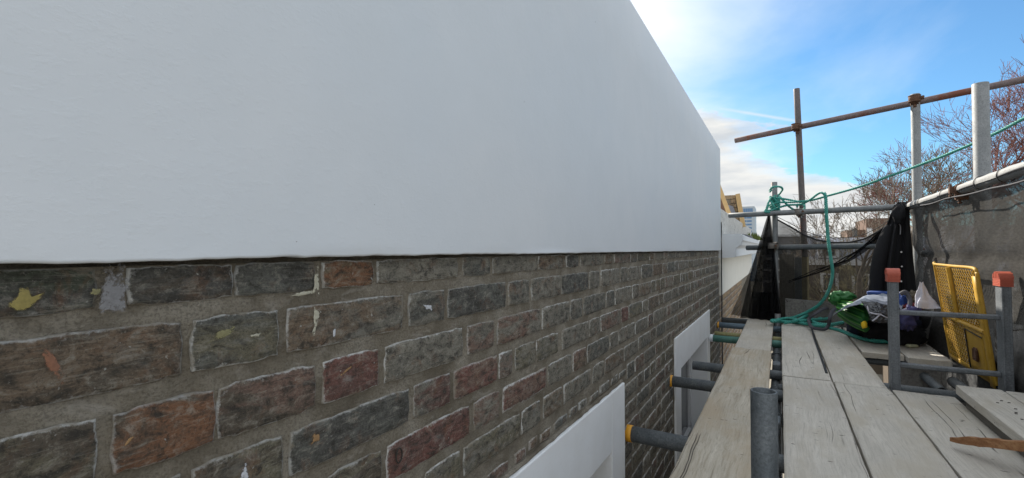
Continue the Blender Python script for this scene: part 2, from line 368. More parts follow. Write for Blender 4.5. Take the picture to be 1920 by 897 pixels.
M['strap'] = simple('grey_webbing', (.06, .06, .07), .75, var=.2, scale=60)
M['black_rub'] = simple('black_rubber', (.012, .012, .013), .6)
M['sole'] = simple('off_white_sole', (.46, .46, .43), .7, var=.15, scale=60)
M['bag_int'] = simple('paper', (.6, .6, .4), .6)
m, t, b = newmat('yellow_paint'); co = objco(t); n1 = noise(t, co, 28, 6, .65); n2 = noise(t, co, 9, 4)
c = mix(t, ramp(t, n2, [(.3, 0), (.7, 1)]), (.42, .23, .018), (.53, .32, .04)); c = mix(t, ramp(t, n1, [(.62, 0), (.68, .85)]), c, (.13, .07, .04))
lk(t, c, b.inputs['Base Color']); b.inputs['Roughness'].default_value = .55; bump(t, b, n1, .3, .001); M['yellowpaint'] = m
M['dark_gap'] = simple('dark_recess', (.03, .025, .02), .8)
# neighbour & far
m, t, b = newmat('peeling_cream_paint'); co = objco(t); n1 = noise(t, mapping(t, co, (1, 1, 1)), 5, 7, .7, 1.2); n2 = noise(t, co, 30, 5)
d = mth(t, 'ABSOLUTE', mth(t, 'SUBTRACT', n1, .5)); cr = ramp(t, d, [(.006, .8), (.016, 0)])
c = mix(t, n2, (.5, .49, .46), (.64, .63, .6)); c = mix(t, cr, c, (.16, .15, .13)); lk(t, c, b.inputs['Base Color']); b.inputs['Roughness'].default_value = .8
bump(t, b, d, .5, .004); M['peel'] = m
M['blue_render'] = simple('pale_painted_moulding', (.72, .75, .78), .7, var=.06, scale=6)
M['cream'] = simple('cream_masonry_paint', (.74, .72, .65), .75, var=.1, scale=4)
M['sash'] = simple('white_gloss_paint', (.72, .73, .75), .35, var=.04, scale=10, bs=.05)
m, t, b = newmat('window_glass'); b.inputs['Base Color'].default_value = (.03, .035, .04, 1); b.inputs['Roughness'].default_value = .06; b.inputs['Specular IOR Level'].default_value = .8; M['glass'] = m
m, t, b = newmat('tower_glass'); b.inputs['Base Color'].default_value = (.10, .2, .36, 1); b.inputs['Roughness'].default_value = .2; M['tglass'] = m
M['tower'] = simple('pale_cladding', (.38, .44, .5), .6, var=.06, scale=.2)
M['slate'] = simple('blue_grey_slate', (.2, .215, .26), .6, var=.35, scale=3)
M['terrace'] = simple('brown_terrace_brick', (.11, .085, .062), .9, var=.25, scale=2)
M['terrace_white'] = simple('white_stucco', (.66, .67, .68), .8, var=.06, scale=1)
M['redblock'] = simple('red_block_brick', (.15, .095, .07), .9, var=.2, scale=1)
M['farflat'] = simple('far_grey_roof', (.16, .16, .165), .9, var=.2, scale=.5)
M['tile'] = simple('brown_roof_tile', (.16, .09, .06), .85, var=.4, scale=20, bs=.5, bd=.01)
M['asphalt'] = simple('asphalt', (.05, .05, .052), .9, var=.2, scale=4)
M['paving'] = simple('paving', (.22, .21, .2), .9, var=.2, scale=3)
M['earth'] = simple('ground', (.26, .235, .19), .95, var=.3, scale=.6)
M['moss'] = simple('moss', (.10, .13, .03), .95, var=.5, scale=60)
def bark(name, c0, c1, sc=3):
    m, t, b = newmat(name); co = objco(t); n = noise(t, co, sc, 5)
    lk(t, mix(t, ramp(t, n, [(.35, 0), (.65, 1)]), c0, c1), b.inputs['Base Color']); b.inputs['Roughness'].default_value = .85; return m
M['bark_red'] = bark('red_brown_bark', (.12, .055, .05), (.24, .10, .085)); M['bark'] = bark('grey_brown_bark', (.085, .07, .055), (.16, .13, .10))
M['bark_olive'] = bark('mossy_bark', (.13, .12, .06), (.22, .19, .10))

# ------------------------------------------------------------ ground and street
WALLX = -.56
GZ = -9.0
def sheet(name, x0, x1, y0, y1, z, mat, kind='structure'):
    mb = MB(); mb.add([(x0, y0, z), (x1, y0, z), (x1, y1, z), (x0, y1, z)], [(0, 1, 2, 3)])
    return tag(mb.build(name, mat), kind=kind)
sheet('ground', -1200, 1200, -1200, 1500, GZ, M['earth'])
sheet('road', 4.2, 11.5, -60, 32, GZ+.004, M['asphalt'])
mb = MB(); mb.box((1.6, -60, GZ), (4.2, 32, GZ+.12)); tag(mb.build('pavement', M['paving']), kind='structure')
mb = MB(); mb.box((11.5, -60, GZ), (14, 32, GZ+.12)); tag(mb.build('far_pavement', M['paving']), kind='structure')

# ------------------------------------------------------------ the house: brick wall, rendered parapet, windows
house = empty('brick_house', (WALLX, 0, GZ), 'terraced house wall of dark lime-edged bricks under a tall smooth white rendered parapet', 'house')
YEND, Y0 = 5.37, -.9
WIN = [(.28, 1.88), (2.94, 4.50)]; WTOP = .165; WBOT = -1.75
# mortar bed with raised and sunken trowel marks
def mortar_x(y, z):
    return WALLX-.0042 + .0034*fn1(y*20, z*26, 3) + .0014*fn1(y*60, z*60, 8)
def inwin(y, z): return any(a+.002 < y < b-.002 for a, b in WIN) and WBOT < z < WTOP-.004
mb = MB()
def mortar_patch(ya, yb, za, zb, step):
    ny = max(1, round((yb-ya)/step)); nz = max(1, round((zb-za)/step)); base = len(mb.v)
    vs = [(mortar_x(ya+(yb-ya)*i/ny, za+(zb-za)*j/nz), ya+(yb-ya)*i/ny, za+(zb-za)*j/nz) for j in range(nz+1) for i in range(ny+1)]
    fs = []
    for j in range(nz):
        for i in range(ny):
            if inwin(ya+(yb-ya)*(i+.5)/ny, za+(zb-za)*(j+.5)/nz): continue
            fs.append((j*(ny+1)+i, j*(ny+1)+i+1, (j+1)*(ny+1)+i+1, (j+1)*(ny+1)+i))
    mb.add(vs, fs, True)
mortar_patch(-.02, 1.2, .165, .683, .006); mortar_patch(1.2, 2.4, .165, .681, .011); mortar_patch(2.4, YEND, .165, .676, .02)
mortar_patch(-.02, 1.2, -.78, .165, .02); mortar_patch(1.2, YEND, -.78, .165, .02)
mb.v = [(a-WALLX, b_, c_-GZ) for a, b_, c_ in mb.v]
mb.build('mortar', M['mortar'], house)
# solid wall behind (kept clear of the window openings)
mb = MB(); XB = -.8
def wbox(ya, yb, za, zb, xa=XB, xf=WALLX-.018): mb.box((xa-WALLX, ya, za-GZ), (xf-WALLX, yb, zb-GZ))
ys = [Y0, WIN[0][0]+.12, WIN[0][1]-.12, WIN[1][0]+.12, WIN[1][1]-.12, YEND-.004]
wbox(ys[0], ys[1], WBOT, .1); wbox(ys[2], ys[3], WBOT, .1); wbox(ys[4], ys[5], WBOT, .1)
wbox(Y0, YEND-.004, GZ, WBOT); wbox(Y0, YEND-.004, .1, .69); wbox(Y0, -.02, WBOT, .69, WALLX-.018, WALLX-.002); wbox(-.02, YEND-.004, -5, -.78, WALLX-.018, WALLX-.009)
mb.build('wall_core', M['mortar'], house)
# rendered parapet: wavy lower edge, softly rounded top arris
mb = MB(); XR = WALLX+.02; PT = 1.765
def lower(y): return .6905 - .0045*math.exp(-max(y, 0)/.3) - .0016*(y > .9) + .0020*fn1(y*7, 1) + .0016*fn1(y*33, 2) + .0012*fn1(y*90, 4) - .0017*y*.6
prof = lambda y: [(WALLX-.02, lower(y)+.0005), (XR-.003, lower(y)), (XR, lower(y)+.0012), (XR, lower(y)+.0035), (XR, lower(y)+.02), (XR, .9), (XR, 1.2), (XR, 1.5), (XR, PT-.02), (XR-.006, PT-.006), (XR-.02, PT), (XB, PT+.012), (XB-.002, PT-.02), (XB-.002, .69)]
N = 460; yv = []
for i in range(N+1):
    u = i/N; yv.append(-.9+(YEND+.9)*(u**1.25 if True else u))
P = []
for y in yv:
    for k, (x, z) in enumerate(prof(y)):
        dxn = .0016*fn1(y*3, z*3, 6) if 3 <= k <= 8 else 0
        P.append((x+dxn-WALLX, y, z-GZ))
n = 14
mb.add(P, [(i*n+k, (i+1)*n+k, (i+1)*n+k+1, i*n+k+1) for i in range(N) for k in range(n-1)], True)
mb.add(P[-n:], [tuple(range(n))]); mb.add(P[:n], [tuple(reversed(range(n)))])
mb.build('rendered_parapet', M['render'], house)

# bricks, course by course.  near joints follow the real wall; the rest continue its loose bond
def Yat(px): return ptX(px, 470, WALLX).y
K = dict(gd=(.066, .075, .055), db=(.10, .082, .062), gy=(.155, .145, .12), gb=(.105, .105, .092), br=(.155, .115, .08),
         rd=(.165, .075, .06), rp=(.13, .072, .06), rb=(.17, .11, .085), og=(.20, .10, .055), ol=(.145, .13, .09), lg=(.205, .19, .155), bk=(.075, .073, .066))
rows = {
 0: [(-60, 186, 'gd', 'bk'), (239, 441, 'db', 'bk'), (442, 595, 'gb', 'bk'), (605, 703, 'og', 'ol'), (709, 861, 'gy', 'lg'), (869, 921, 'gb', 'gy'), (925, 1008, 'lg', 'gy'), (1011, 1061, 'br', 'gy'), (1064, 1086, 'gb', 'bk'), (1090, 1132, 'gy', 'lg'), (1135, 1149, 'gy', 'br'), (1153, 1182, 'rb', 'gy')],
 1: [(-60, 348, 'db', 'br'), (363, 527, 'gb', 'ol'), (540, 759, 'gy', 'br'), (768, 836, 'gb', 'gy'), (841, 950, 'gb', 'bk'), (954, 993, 'gy', 'gb'), (998, 1052, 'lg', 'gy'), (1054, 1103, 'gb', 'bk'), (1106, 1124, 'gy', 'gy'), (1127, 1162, 'lg', 'gy'), (1164, 1177, 'gy', 'gy')],
 2: [(-60, 192, 'db', 'ol'), (216, 411, 'db', 'og'), (412, 597, 'rb', 'db'), (608, 714, 'rp', 'rd'), (723, 870, 'gy', 'lg'), (878, 928, 'rb', 'gy'), (934, 1014, 'lg', 'rb'), (1018, 1068, 'lg', 'gy'), (1070, 1092, 'gy', 'gb'), (1095, 1135, 'gb', 'gy'), (1137, 1152, 'gy', 'gb'), (1154, 1185, 'gy', 'lg')],
 3: [(250, 350, 'ol', 'db'), (365, 537, 'db', 'ol'), (548, 770, 'gb', 'bk'), (778, 847, 'rp', 'gy'), (853, 934, 'rb', 'rd'), (937, 962, 'rb', 'gy'), (967, 1005, 'ol', 'lg'), (1007, 1047, 'ol', 'gy'), (1055, 1104, 'gy', 'lg'), (1106, 1125, 'gy', 'gy'), (1127, 1163, 'rb', 'gy'), (1165, 1178, 'rd', 'rp')],
 4: [(500, 600, 'bk', 'gb'), (618, 720, 'ol', 'db'), (728, 883, 'rd', 'rp'), (890, 938, 'lg', 'rb'), (944, 1026, 'rd', 'rb'), (1029, 1072, 'lg', 'gy'), (1075, 1099, 'br', 'rb'), (1102, 1142, 'gy', 'gb'), (1144, 1159, 'gy', 'gy'), (1161, 1190, 'lg', 'gy')],
 5: [(620, 780, 'db', 'br'), (800, 866, 'gy', 'ol'), (872, 976, 'ol', 'gy'), (979, 1014, 'gy', 'lg'), (1020, 1055, 'lg', 'br'), (1058, 1109, 'lg', 'gy'), (1112, 1132, 'gy', 'lg'), (1135, 1169, 'br', 'gy')],
}
keys = ['gy', 'gb', 'lg', 'ol', 'gy', 'gb', 'br', 'lg', 'gy', 'db', 'rb']
bricks = []
for k in range(18):
    zt = .7046-.0815*k; zb = zt-.0622+.002*(k % 2); rr = random.Random(100+k)
    y = -.05 if k > 5 else None; last = None
    for (a, b_, c1, c2) in rows.get(k, []):
        ya = Yat(a) if a > 0 else max(-.01, Yat(50)-.13); yb = Yat(b_); bricks.append([ya, yb, zb, zt, K[c1], K[c2], 1]); last = yb
    y = (last+.012) if last else -.02-rr.random()*.1
    hd = rr.random() < .5
    while y < YEND-.04:
        L = (.1 if hd else .215)+rr.uniform(-.012, .01)
        if rr.random() < .13: L = rr.choice([.065, .15, .1])
        hd = not hd if rr.random() < .8 else hd
        y1 = min(y+L, YEND-.008); kk = rr.choice(keys); k2 = rr.choice(keys)
        g = .8+rr.random()*.35; bricks.append([y, y1, zb+rr.uniform(-.003, .003), zt+rr.uniform(-.003, .003), tuple(c*g for c in K[kk]), tuple(c*g for c in K[k2]), 0])
        y = y1+.011+rr.random()*.006
# clip bricks around the windows; broken bits bedded above the surrounds
out = []
for q in bricks:
    ya, yb, zb, zt = q[:4]; parts_ = [(ya, yb)]
    if zb < WTOP+.006 and zt > WBOT:
        for a, b_ in WIN:
            new = []
            for pp in parts_:
                p0, p1 = pp[:2]
                if len(pp) == 3: new.append(pp); continue
                if p1 <= a-.008 or p0 >= b_+.008: new.append((p0, p1)); continue
                if zt > WTOP+.03:                       # course straddling the top of a surround
                    new.append((p0, p1, 'cut')); continue
                if p0 < a-.03: new.append((p0, a-.01))
                if p1 > b_+.03: new.append((b_+.012, p1))
            parts_ = new
    for pp in parts_:
        if len(pp) == 3:
            rr = random.Random(int(pp[0]*1e4)); y = pp[0]
            while y < pp[1]-.03:
                y1 = min(pp[1], y+rr.uniform(.05, .12)); out.append([y, y1, WTOP+.012+rr.random()*.008, zt-rr.random()*.012, q[4], q[5], 0]); y = y1+.013
        else: out.append([pp[0], pp[1], zb, zt]+q[4:])
bricks = [q for q in out if q[1] > 0 and q[2] > -.78]
for q in bricks:
    q[3] = min(q[3], .6825-.0012*max(0, q[0]-1))
def in_view(y, z):
    d = V((WALLX, y, z))-CP; c = ROT.transposed() @ d
    if c.z > -.05: return None
    return (960+FPX*c.x/-c.z, 448.5-FPX*c.y/-c.z)
def area(q):
    p = in_view(max(q[0], .13), q[3]); p2 = in_view(max(q[1], .14), q[2])
    if not p or not p2: return 0
    p3 = in_view((q[0]+q[1])/2, (q[2]+q[3])/2)
    if not p3 or p3[1] > 960 or p3[0] < -150: return 0
    return abs(p2[0]-p[0])*abs(p2[1]-p[1])
bricks.sort(key=area, reverse=True)
def brick_mesh(mb, q, det, seed, X=WALLX, ox=0, oy=0, oz=0):
    ya, yb, zb, zt, c1, c2 = q[:6]; L = yb-ya; H = zt-zb
    if det: us = [0, .003/L, .011/L]+[(.011+(L-.022)*i/max(2, int(L/.013)))/L for i in range(1, max(2, int(L/.013)))]+[1-.011/L, 1-.003/L, 1]; vs_ = [0, .045, .17, .38, .62, .83, .955, 1]
    else: us = [0, min(.3, .010/L), .5, 1-min(.3, .010/L), 1]; vs_ = [0, .17, .83, 1]
    tl = .0025*fn1(seed*3.3, 1); ph = seed*1.37; pts = []; ed = []
    jz = .0014 if det else .0013
    for v in vs_:
        for u in us:
            bu = abs(u-.5)*2; bv = abs(v-.5)*2
            y = ya+u*L; z = zb+v*H
            eu = min(u, 1-u)*L; ev = min(v, 1-v)*H
            if ev < .006: z += jz*fn1(y*38, ph, v*5)*(1-ev/.012)*1.4 + .0012*fn1(y*120, ph, v)
            if eu < .006: y += jz*fn1(z*45, ph+9, u*5)*1.4
            if eu < .012 and ev < .012:                # worn corners
                y += (.5-u)*.004; z += (.5-v)*.004
            dmin = min(eu, ev)
            x = X + .001*seed_off(seed) + tl*(u-.5) + (.0008*fn1(y*40, z*40, ph) if det else 0) - (.0028 if dmin < .001 else (0.0004 if dmin < .005 else 0))
            pts.append((x-ox, y-oy, z-oz)); ed.append(1.0 if dmin < .001 else (.42 if dmin < .006 else (.08 if dmin < .014 else 0)))
    nu = len(us); nv = len(vs_)
    fs = [(j*nu+i, j*nu+i+1, (j+1)*nu+i+1, (j+1)*nu+i) for j in range(nv-1) for i in range(nu-1)]
    ring = [i for i in range(nu)]+[j*nu+nu-1 for j in range(1, nv)]+[(nv-1)*nu+i for i in range(nu-2, -1, -1)]+[j*nu for j in range(nv-2, 0, -1)]
    b0 = len(pts); 
    for i in ring: pts.append((pts[i][0]-.016, pts[i][1], pts[i][2])); ed.append(.35)
    n = len(ring); fs += [(ring[i], b0+i, b0+(i+1) % n, ring[(i+1) % n]) for i in range(n)]
    sv = len(mb.v); mb.add(pts, fs, True)
    m_ = len(pts)
    mb.at.setdefault('bcol', ('FLOAT_COLOR', []))[1].extend([x for _ in range(m_) for x in (*c1, .42+1.0*abs(fn1(seed*5.1, .7))*1.5)])
    mb.at.setdefault('bcol2', ('FLOAT_COLOR', []))[1].extend([x for _ in range(m_) for x in (*c2, 1)])
    mb.at.setdefault('edge', ('FLOAT', []))[1].extend(ed)
def seed_off(s): return 1.6*fn1(s*7.7, 2.2)
rest = MB()
for i, q in enumerate(bricks):
    if i < 299 and area(q) > 0:
        mb = MB(); brick_mesh(mb, q, i < 110, i, ox=WALLX, oy=0, oz=GZ); mb.build('brick', M['brick'], house)
    else: brick_mesh(rest, q, False, i, ox=WALLX, oz=GZ)
tag(rest.build('far_bricks', M['brick'], house), kind='stuff')

# paint drips, spots and scars on the bricks (a millimetre of real paint)
def splash(pts, mat, zoom=None):
    org, sc = zoom; mb = MB(); P2 = [ptX(org[0]+x/sc, org[1]+y/sc, WALLX) for x, y in pts]
    cx = sum(p.y for p in P2)/len(P2); cz = sum(p.z for p in P2)/len(P2); Q = []
    n = len(P2)
    for i in range(n):
        a, b_ = P2[i], P2[(i+1) % n]
        for k in range(4): p = a.lerp(b_, k/4); Q.append((p.y, p.z))
    m_ = len(Q); sc_ = ((1.3, 0), (1, .45), (.75, .75), (.4, 1))
    for f_, e_ in sc_:
        mb.v += [(.0021+.0012*e_, cx+(y-cx)*f_, cz+(z-cz)*f_-GZ) for y, z in Q]; mb.at.setdefault('core', ('FLOAT', []))[1].extend([e_]*m_)
    mb.v.append((.0034, cx, cz-GZ)); mb.at['core'][1].append(1)
    for k in range(3): mb.f += [(k*m_+i, k*m_+(i+1) % m_, (k+1)*m_+(i+1) % m_, (k+1)*m_+i) for i in range(m_)]
    mb.f += [(3*m_+i, 3*m_+(i+1) % m_, 4*m_) for i in range(m_)]; mb.sm = [True]*len(mb.f)
    return mb.build('paint_splash', mat, house)
def paint(name, col):
    m, t, b = newmat(name); co = objco(t); n1 = noise(t, co, 75, 6, .7); n2 = noise(t, co, 260, 4, .7)
    e = nd(t, 'ShaderNodeAttribute', attribute_name='core').outputs['Fac']
    a = mth(t, 'ADD', mth(t, 'ADD', e, mth(t, 'MULTIPLY', mth(t, 'SUBTRACT', n1, .5), 3.2)), mth(t, 'MULTIPLY', mth(t, 'SUBTRACT', n2, .5), .9))
    lk(t, ramp(t, a, [(.45, 0), (.8, .85)]), b.inputs['Alpha'])
    lk(t, mix(t, n2, tuple(c*.5 for c in col), tuple(min(1, c*1.35) for c in col)), b.inputs['Base Color']); b.inputs['Roughness'].default_value = .8
    bump(t, b, n2, .6, .0015); return m
z1 = ((0, 460), 2.052); z2 = ((440, 460), 2.052)
pm = {n_: paint('dried_'+n_, c_) for n_, c_ in dict(yellow_paint=(.34, .28, .09), khaki_paint=(.26, .24, .12), salmon_brick=(.26, .12, .07), cream_paint=(.5, .48, .38), white_paint=(.6, .62, .66), ochre_scar=(.34, .2, .09), pale_plaster=(.24, .24, .25)).items()}
splash([(28, 230), (60, 195), (72, 162), (104, 166), (120, 198), (163, 182), (158, 208), (125, 225), (108, 246), (60, 250)], pm['yellow_paint'], z1)
splash([(335, 190), (350, 164), (388, 168), (380, 195)], pm['khaki_paint'], z1)
splash([(800, 372), (830, 330), (900, 312), (880, 345), (840, 362)], pm['khaki_paint'], z1)
splash([(145, 400), (172, 388), (215, 440), (246, 490), (240, 537), (214, 525), (182, 470)], pm['salmon_brick'], z1)
splash([(302, 237), (324, 237), (320, 282), (301, 357), (288, 356), (299, 300)], pm['cream_paint'], z2)
splash([(300, 95), (318, 80), (320, 188), (288, 190), (302, 168)], pm['cream_paint'], z2)
splash([(205, 196), (250, 180), (300, 172), (300, 186), (240, 195)], pm['cream_paint'], z2)
splash([(8, 905), (22, 860), (38, 825), (47, 880), (46, 905)], pm['white_paint'], z2)
splash([(470, 778), (488, 738), (512, 732), (500, 752)], pm['ochre_scar'], z1)
splash([(284, 770), (300, 722), (322, 728), (322, 752)], pm['ochre_scar'], z2)
splash([(722, 230), (755, 232), (752, 250), (735, 246)], pm['white_paint'], z2)
splash([(374, 325), (384, 322), (382, 352), (374, 356)], pm['white_paint'], z2)
splash([(395, 505), (420, 478), (450, 458), (440, 474), (410, 500)], pm['ochre_scar'], z2)
splash([(392, 100), (430, 60), (470, 90), (485, 160), (478, 240), (430, 262), (366, 255), (385, 180)], pm['pale_plaster'], z1)
splash([(50, 345), (95, 338), (90, 350), (55, 352)], pm['cream_paint'], z2)
# small oval frog mark stamped in the red brick
c0 = ptX(440+628/2.052, 460+808/2.052, WALLX); mb = MB()
mb.tube([(.0028, c0.y-.0+.007*cos(a)*1, c0.z-GZ+.012*sin(a)) for a in [2*pi*i/20 for i in range(21)]], .0013, 6, False); mb.build('stamped_ring', M['dark_gap'], house)

# windows: flat rendered surround, deep white reveal, sash, glass
def window(ya, yb):
    bw = .165; oy0, oy1 = ya+bw, yb-bw; ot = WTOP-.215; ob = WBOT+.12; XF = WALLX+.012
    L = lambda x, y, z: (x-WALLX, y, z-GZ)
    mb = MB()
    def bx(a, b_): mb.box(L(*a), L(*b_))
    XR_ = WALLX-.145
    bx((XR_-.02, ya, WBOT), (XF, oy0, WTOP)); bx((XR_-.02, oy1, WBOT), (XF, yb, WTOP)); bx((XR_-.02, oy0, ot), (XF, oy1, WTOP)); bx((XR_-.02, oy0, WBOT), (XF+.04, oy1, ob))
    f = mb.build('window_surround', M['surround'], house)
    md = f.modifiers.new('soft', 'BEVEL'); md.width = .003; md.segments = 2
    # mortar fillet round the surround
    mb = MB(); P_ = [L(WALLX-.002+.003*fn1(i*.7, ya), ya+(yb-ya)*i/60, WTOP+.004+.003*fn1(i*.9, 3, ya)) for i in range(61)]; mb.tube(P_, [.007+.003*fn1(i*.5, 7) for i in range(61)], 6)
    P_ = [L(WALLX-.004, yb+.004, WTOP-i*.05) for i in range(20)]; mb.tube(P_, [.006+.003*fn1(i*.8, 5) for i in range(20)], 6)
    P_ = [L(WALLX-.004, ya-.004, WTOP-i*.05) for i in range(20)]; mb.tube(P_, [.006+.003*fn1(i*.8, 6) for i in range(20)], 6)
    mb.build('mortar_fillet', M['mortar'], house)
    s = MB(); x0, x1 = XR_-.012, XR_+.022; 
    def sb(a, b_): s.box(L(*a), L(*b_))
    sb((x0, oy0, ob), (x1, oy0+.07, ot)); sb((x0, oy1-.07, ob), (x1, oy1, ot)); sb((x0, oy0+.07, ot-.07), (x1, oy1-.07, ot)); sb((x0, oy0+.07, ob), (x1, oy1-.07, ob+.08))
    mid = (ot+ob)/2; sb((x0, oy0+.07, mid-.022), (x1+.012, oy1-.07, mid+.022))
    for k in (1, 2):
        yy = oy0+.07+(oy1-oy0-.14)*k/3; sb((x0+.004, yy-.013, ob+.08), (x1-.006, yy+.013, mid-.022)); sb((x0+.004, yy-.013, mid+.022), (x1-.006, yy+.013, ot-.07))
    fr = s.build('sash_frame', M['sash'], house); md = fr.modifiers.new('soft', 'BEVEL'); md.width = .003; md.segments = 2
    g = MB(); g.box(L(x0+.012, oy0+.07, ob+.08), L(x0+.016, oy1-.07, ot-.07)); g.build('window_pane', M['glass'], house)
    g = MB(); g.box(L(XB+.01, oy0, ob), L(XB+.02, oy1, ot)); g.build('window_blind', M['sash'], house)
for a, b_ in WIN: window(a, b_)
# thin black cable down the corner of the house
P_ = [(WALLX+.022+.004*fn1(i*.4, 1), YEND+.012+.006*fn1(i*.3, 4), .98-i*.05) for i in range(40)]
mb = MB(); mb.tube(P_, .0055, 8); tag(origin(mb.build('cable', M['net_edge'])), 'thin black cable running down the corner where the two house fronts meet', 'cable')

# ------------------------------------------------------------ the neighbouring house
nb_ = empty('neighbouring_house', (WALLX, 5.4, GZ), 'neighbouring house with peeling cream parapet, moulded cornice and brown stock bricks', 'house')
def LN(x, y, z): return (x-WALLX, y-5.4, z-GZ)
def npart(name, boxes, mat, bev=0):
    mb = MB()
    for a, b_ in boxes: mb.box(LN(*a), LN(*b_))
    o = mb.build(name, mat, nb_)
    if bev: md = o.modifiers.new('soft', 'BEVEL'); md.width = bev; md.segments = 2
    return o
NY0, NY1 = YEND+.03, 11.6
npart('parapet_wall', [((-.9, NY0, .86), (WALLX+.005, NY1, 1.14))], M['peel'], .012)
mb = MB()                                                # moulded cornice, swept along Y
pr = [(WALLX-.02, .855), (-.36, .855), (-.335, .84), (-.335, .79), (-.35, .775), (-.362, .74), (-.40, .71), (-.405, .70), (-.405, .62), (-.42, .612), (WALLX-.02, .60)]
m_ = len(pr); vs = [LN(x, NY0+.01, z) for x, z in pr]+[LN(x, NY1, z) for x, z in pr]
mb.add(vs, [(i, (i+1) % m_, m_+(i+1) % m_, m_+i) for i in range(m_)]+[tuple(reversed(range(m_))), tuple(range(m_, 2*m_))]); mb.build('cornice', M['blue_render'], nb_)
npart('frieze_band', [((-.8, NY0+.005, .205), (WALLX+.012, NY1, .604))], M['cream'], .006)
npart('wall_core', [((-.8, NY0+.005, GZ), (WALLX-.014, NY1, .205))], M['mortar'])
for k in range(3): pass
# mossy tufts and a loose slate on the cornice
mb = MB(); rr = random.Random(4)
for i in range(260):
    y = 7.6+rr.random()*2.4; x = -.37+rr.gauss(0, .03); z = .86; h = rr.uniform(.03, .1); a = rr.random()*6.28
    p = V((x, y, z)); q = p+V((cos(a)*.03, sin(a)*.03, h)); d = V((-sin(a), cos(a), 0))*.012
    mb.add([LN(*(p-d)), LN(*(p+d)), LN(*q)], [(0, 1, 2)])
tag(mb.build('moss_tuft', M['moss'], nb_), kind='stuff')
npart('lead_flashing', [((-.52, 6.2, .857), (-.345, 7.6, .872)), ((-.5, 7.6, .857), (-.36, 9.9, .89))], M['farflat'], .004)
# its bricks
rr = random.Random(11); bs = []; 
warm = [(.36, .25, .145), (.42, .30, .17), (.28, .18, .11), (.22, .16, .11), (.44, .32, .19), (.31, .19, .12)]
for k in range(13):
    zt = .197-.079*k; y = NY0+.01; hd = k % 2
    while y < 8.6:
        L_ = .215 if hd else .1; hd = not hd; bs.append([y, min(8.6, y+L_), zt-.062, zt, rr.choice(warm), rr.choice(warm)]); y += L_+.012
restn = MB()
bs.sort(key=lambda q: (q[0]-5.4)*.5-q[2])
for i, q in enumerate(bs):
    if i < 230:
        mb = MB(); brick_mesh(mb, q, False, 500+i, ox=WALLX, oy=5.4, oz=GZ); mb.build('brick', M['brick2'], nb_)
    else: brick_mesh(restn, q, False, 500+i, ox=WALLX, oy=5.4, oz=GZ)
tag(restn.build('far_bricks', M['brick2'], nb_), kind='stuff')
# party wall upstand with tiles and raw timber battens beyond the parapet
p0 = ptY(1357, 367, 9.0); p1 = ptY(1383, 366, 9.0); p2 = ptY(1392, 420, 9.0)
mb = MB(); a = [p0, p1, p2, ptY(1357, 420, 9.0)]; th = V((0, .35, 0))
mb.add([LN(*p) for p in a]+[LN(*(p+th)) for p in a], [(3, 2, 1, 0), (4, 5, 6, 7), (0, 1, 5, 4), (1, 2, 6, 5), (2, 3, 7, 6), (3, 0, 4, 7)]); mb.build('party_wall', M['mortar'], nb_)
cnt = 0
for r_ in range(7):
    z = p0.z-.075*r_; 
    x = p0.x+.0+(.11 if r_ % 2 else 0); xe = p1.x+(p1.z-z)*abs((p2.x-p1.x)/(p1.z-p2.z))-.03
    while x < xe-.05:
        L_ = min(.215, xe-x); cc = rr.choice(warm); c2 = rr.choice(warm); mb = MB()
        mb.box(LN(x, 8.988-.004*rr.random(), z-.064), LN(x+L_-.012, 9.01, z-.002))
        mb.at['bcol'] = ('FLOAT_COLOR', [v for _ in range(8) for v in (*cc, 1)]); mb.at['bcol2'] = ('FLOAT_COLOR', [v for _ in range(8) for v in (*c2, 1)]); mb.at['edge'] = ('FLOAT', [.3]*8)
        mb.build('brick', M['brick2'], nb_); x += L_
mb = MB(); q0 = ptY(1383, 364, 8.95); q1 = ptY(1394, 426, 8.95); mb.beam([*LN(*q0)], [*LN(*q1)], .07, .05, (0, 1, 0)); mb.build('batten', M['batten'], nb_)
q0 = ptY(1346, 345, 7.4); q1 = ptY(1368, 404, 7.4); mb = MB(); mb.beam([*LN(*q0)], [*LN(*q1)], .055, .045, (0, 1, 0)); mb.build('batten', M['batten'], nb_)
# sloping tiled roof seen between the timbers
mb = MB(); a = [ptY(1345, 352, 8.2), ptY(1352, 352, 8.2), ptY(1366, 408, 8.2), ptY(1340, 408, 8.2)]
mb.add([LN(*p) for p in a]+[LN(*(p+V((-.3, .3, 0)))) for p in a], [(3, 2, 1, 0), (4, 5, 6, 7), (0, 1, 5, 4), (1, 2, 6, 5), (2, 3, 7, 6), (3, 0, 4, 7)]); mb.build('roof_slope', M['tile'], nb_)
mb = MB(); a = [ptY(1364, 384, 8.9), ptY(1374, 387, 8.9), ptY(1380, 402, 8.9), ptY(1366, 402, 8.9)]; th = V((0, .05, 0))
mb.add([LN(*p) for p in a]+[LN(*(p+th)) for p in a], [(3, 2, 1, 0), (4, 5, 6, 7), (0, 1, 5, 4), (1, 2, 6, 5), (2, 3, 7, 6), (3, 0, 4, 7)]); mb.build('loose_slate', M['slate'], nb_)
npart('rear_roof', [((-4.5, 9.4, .4), (-1.15, 11.4, 1.55))], M['tile'])

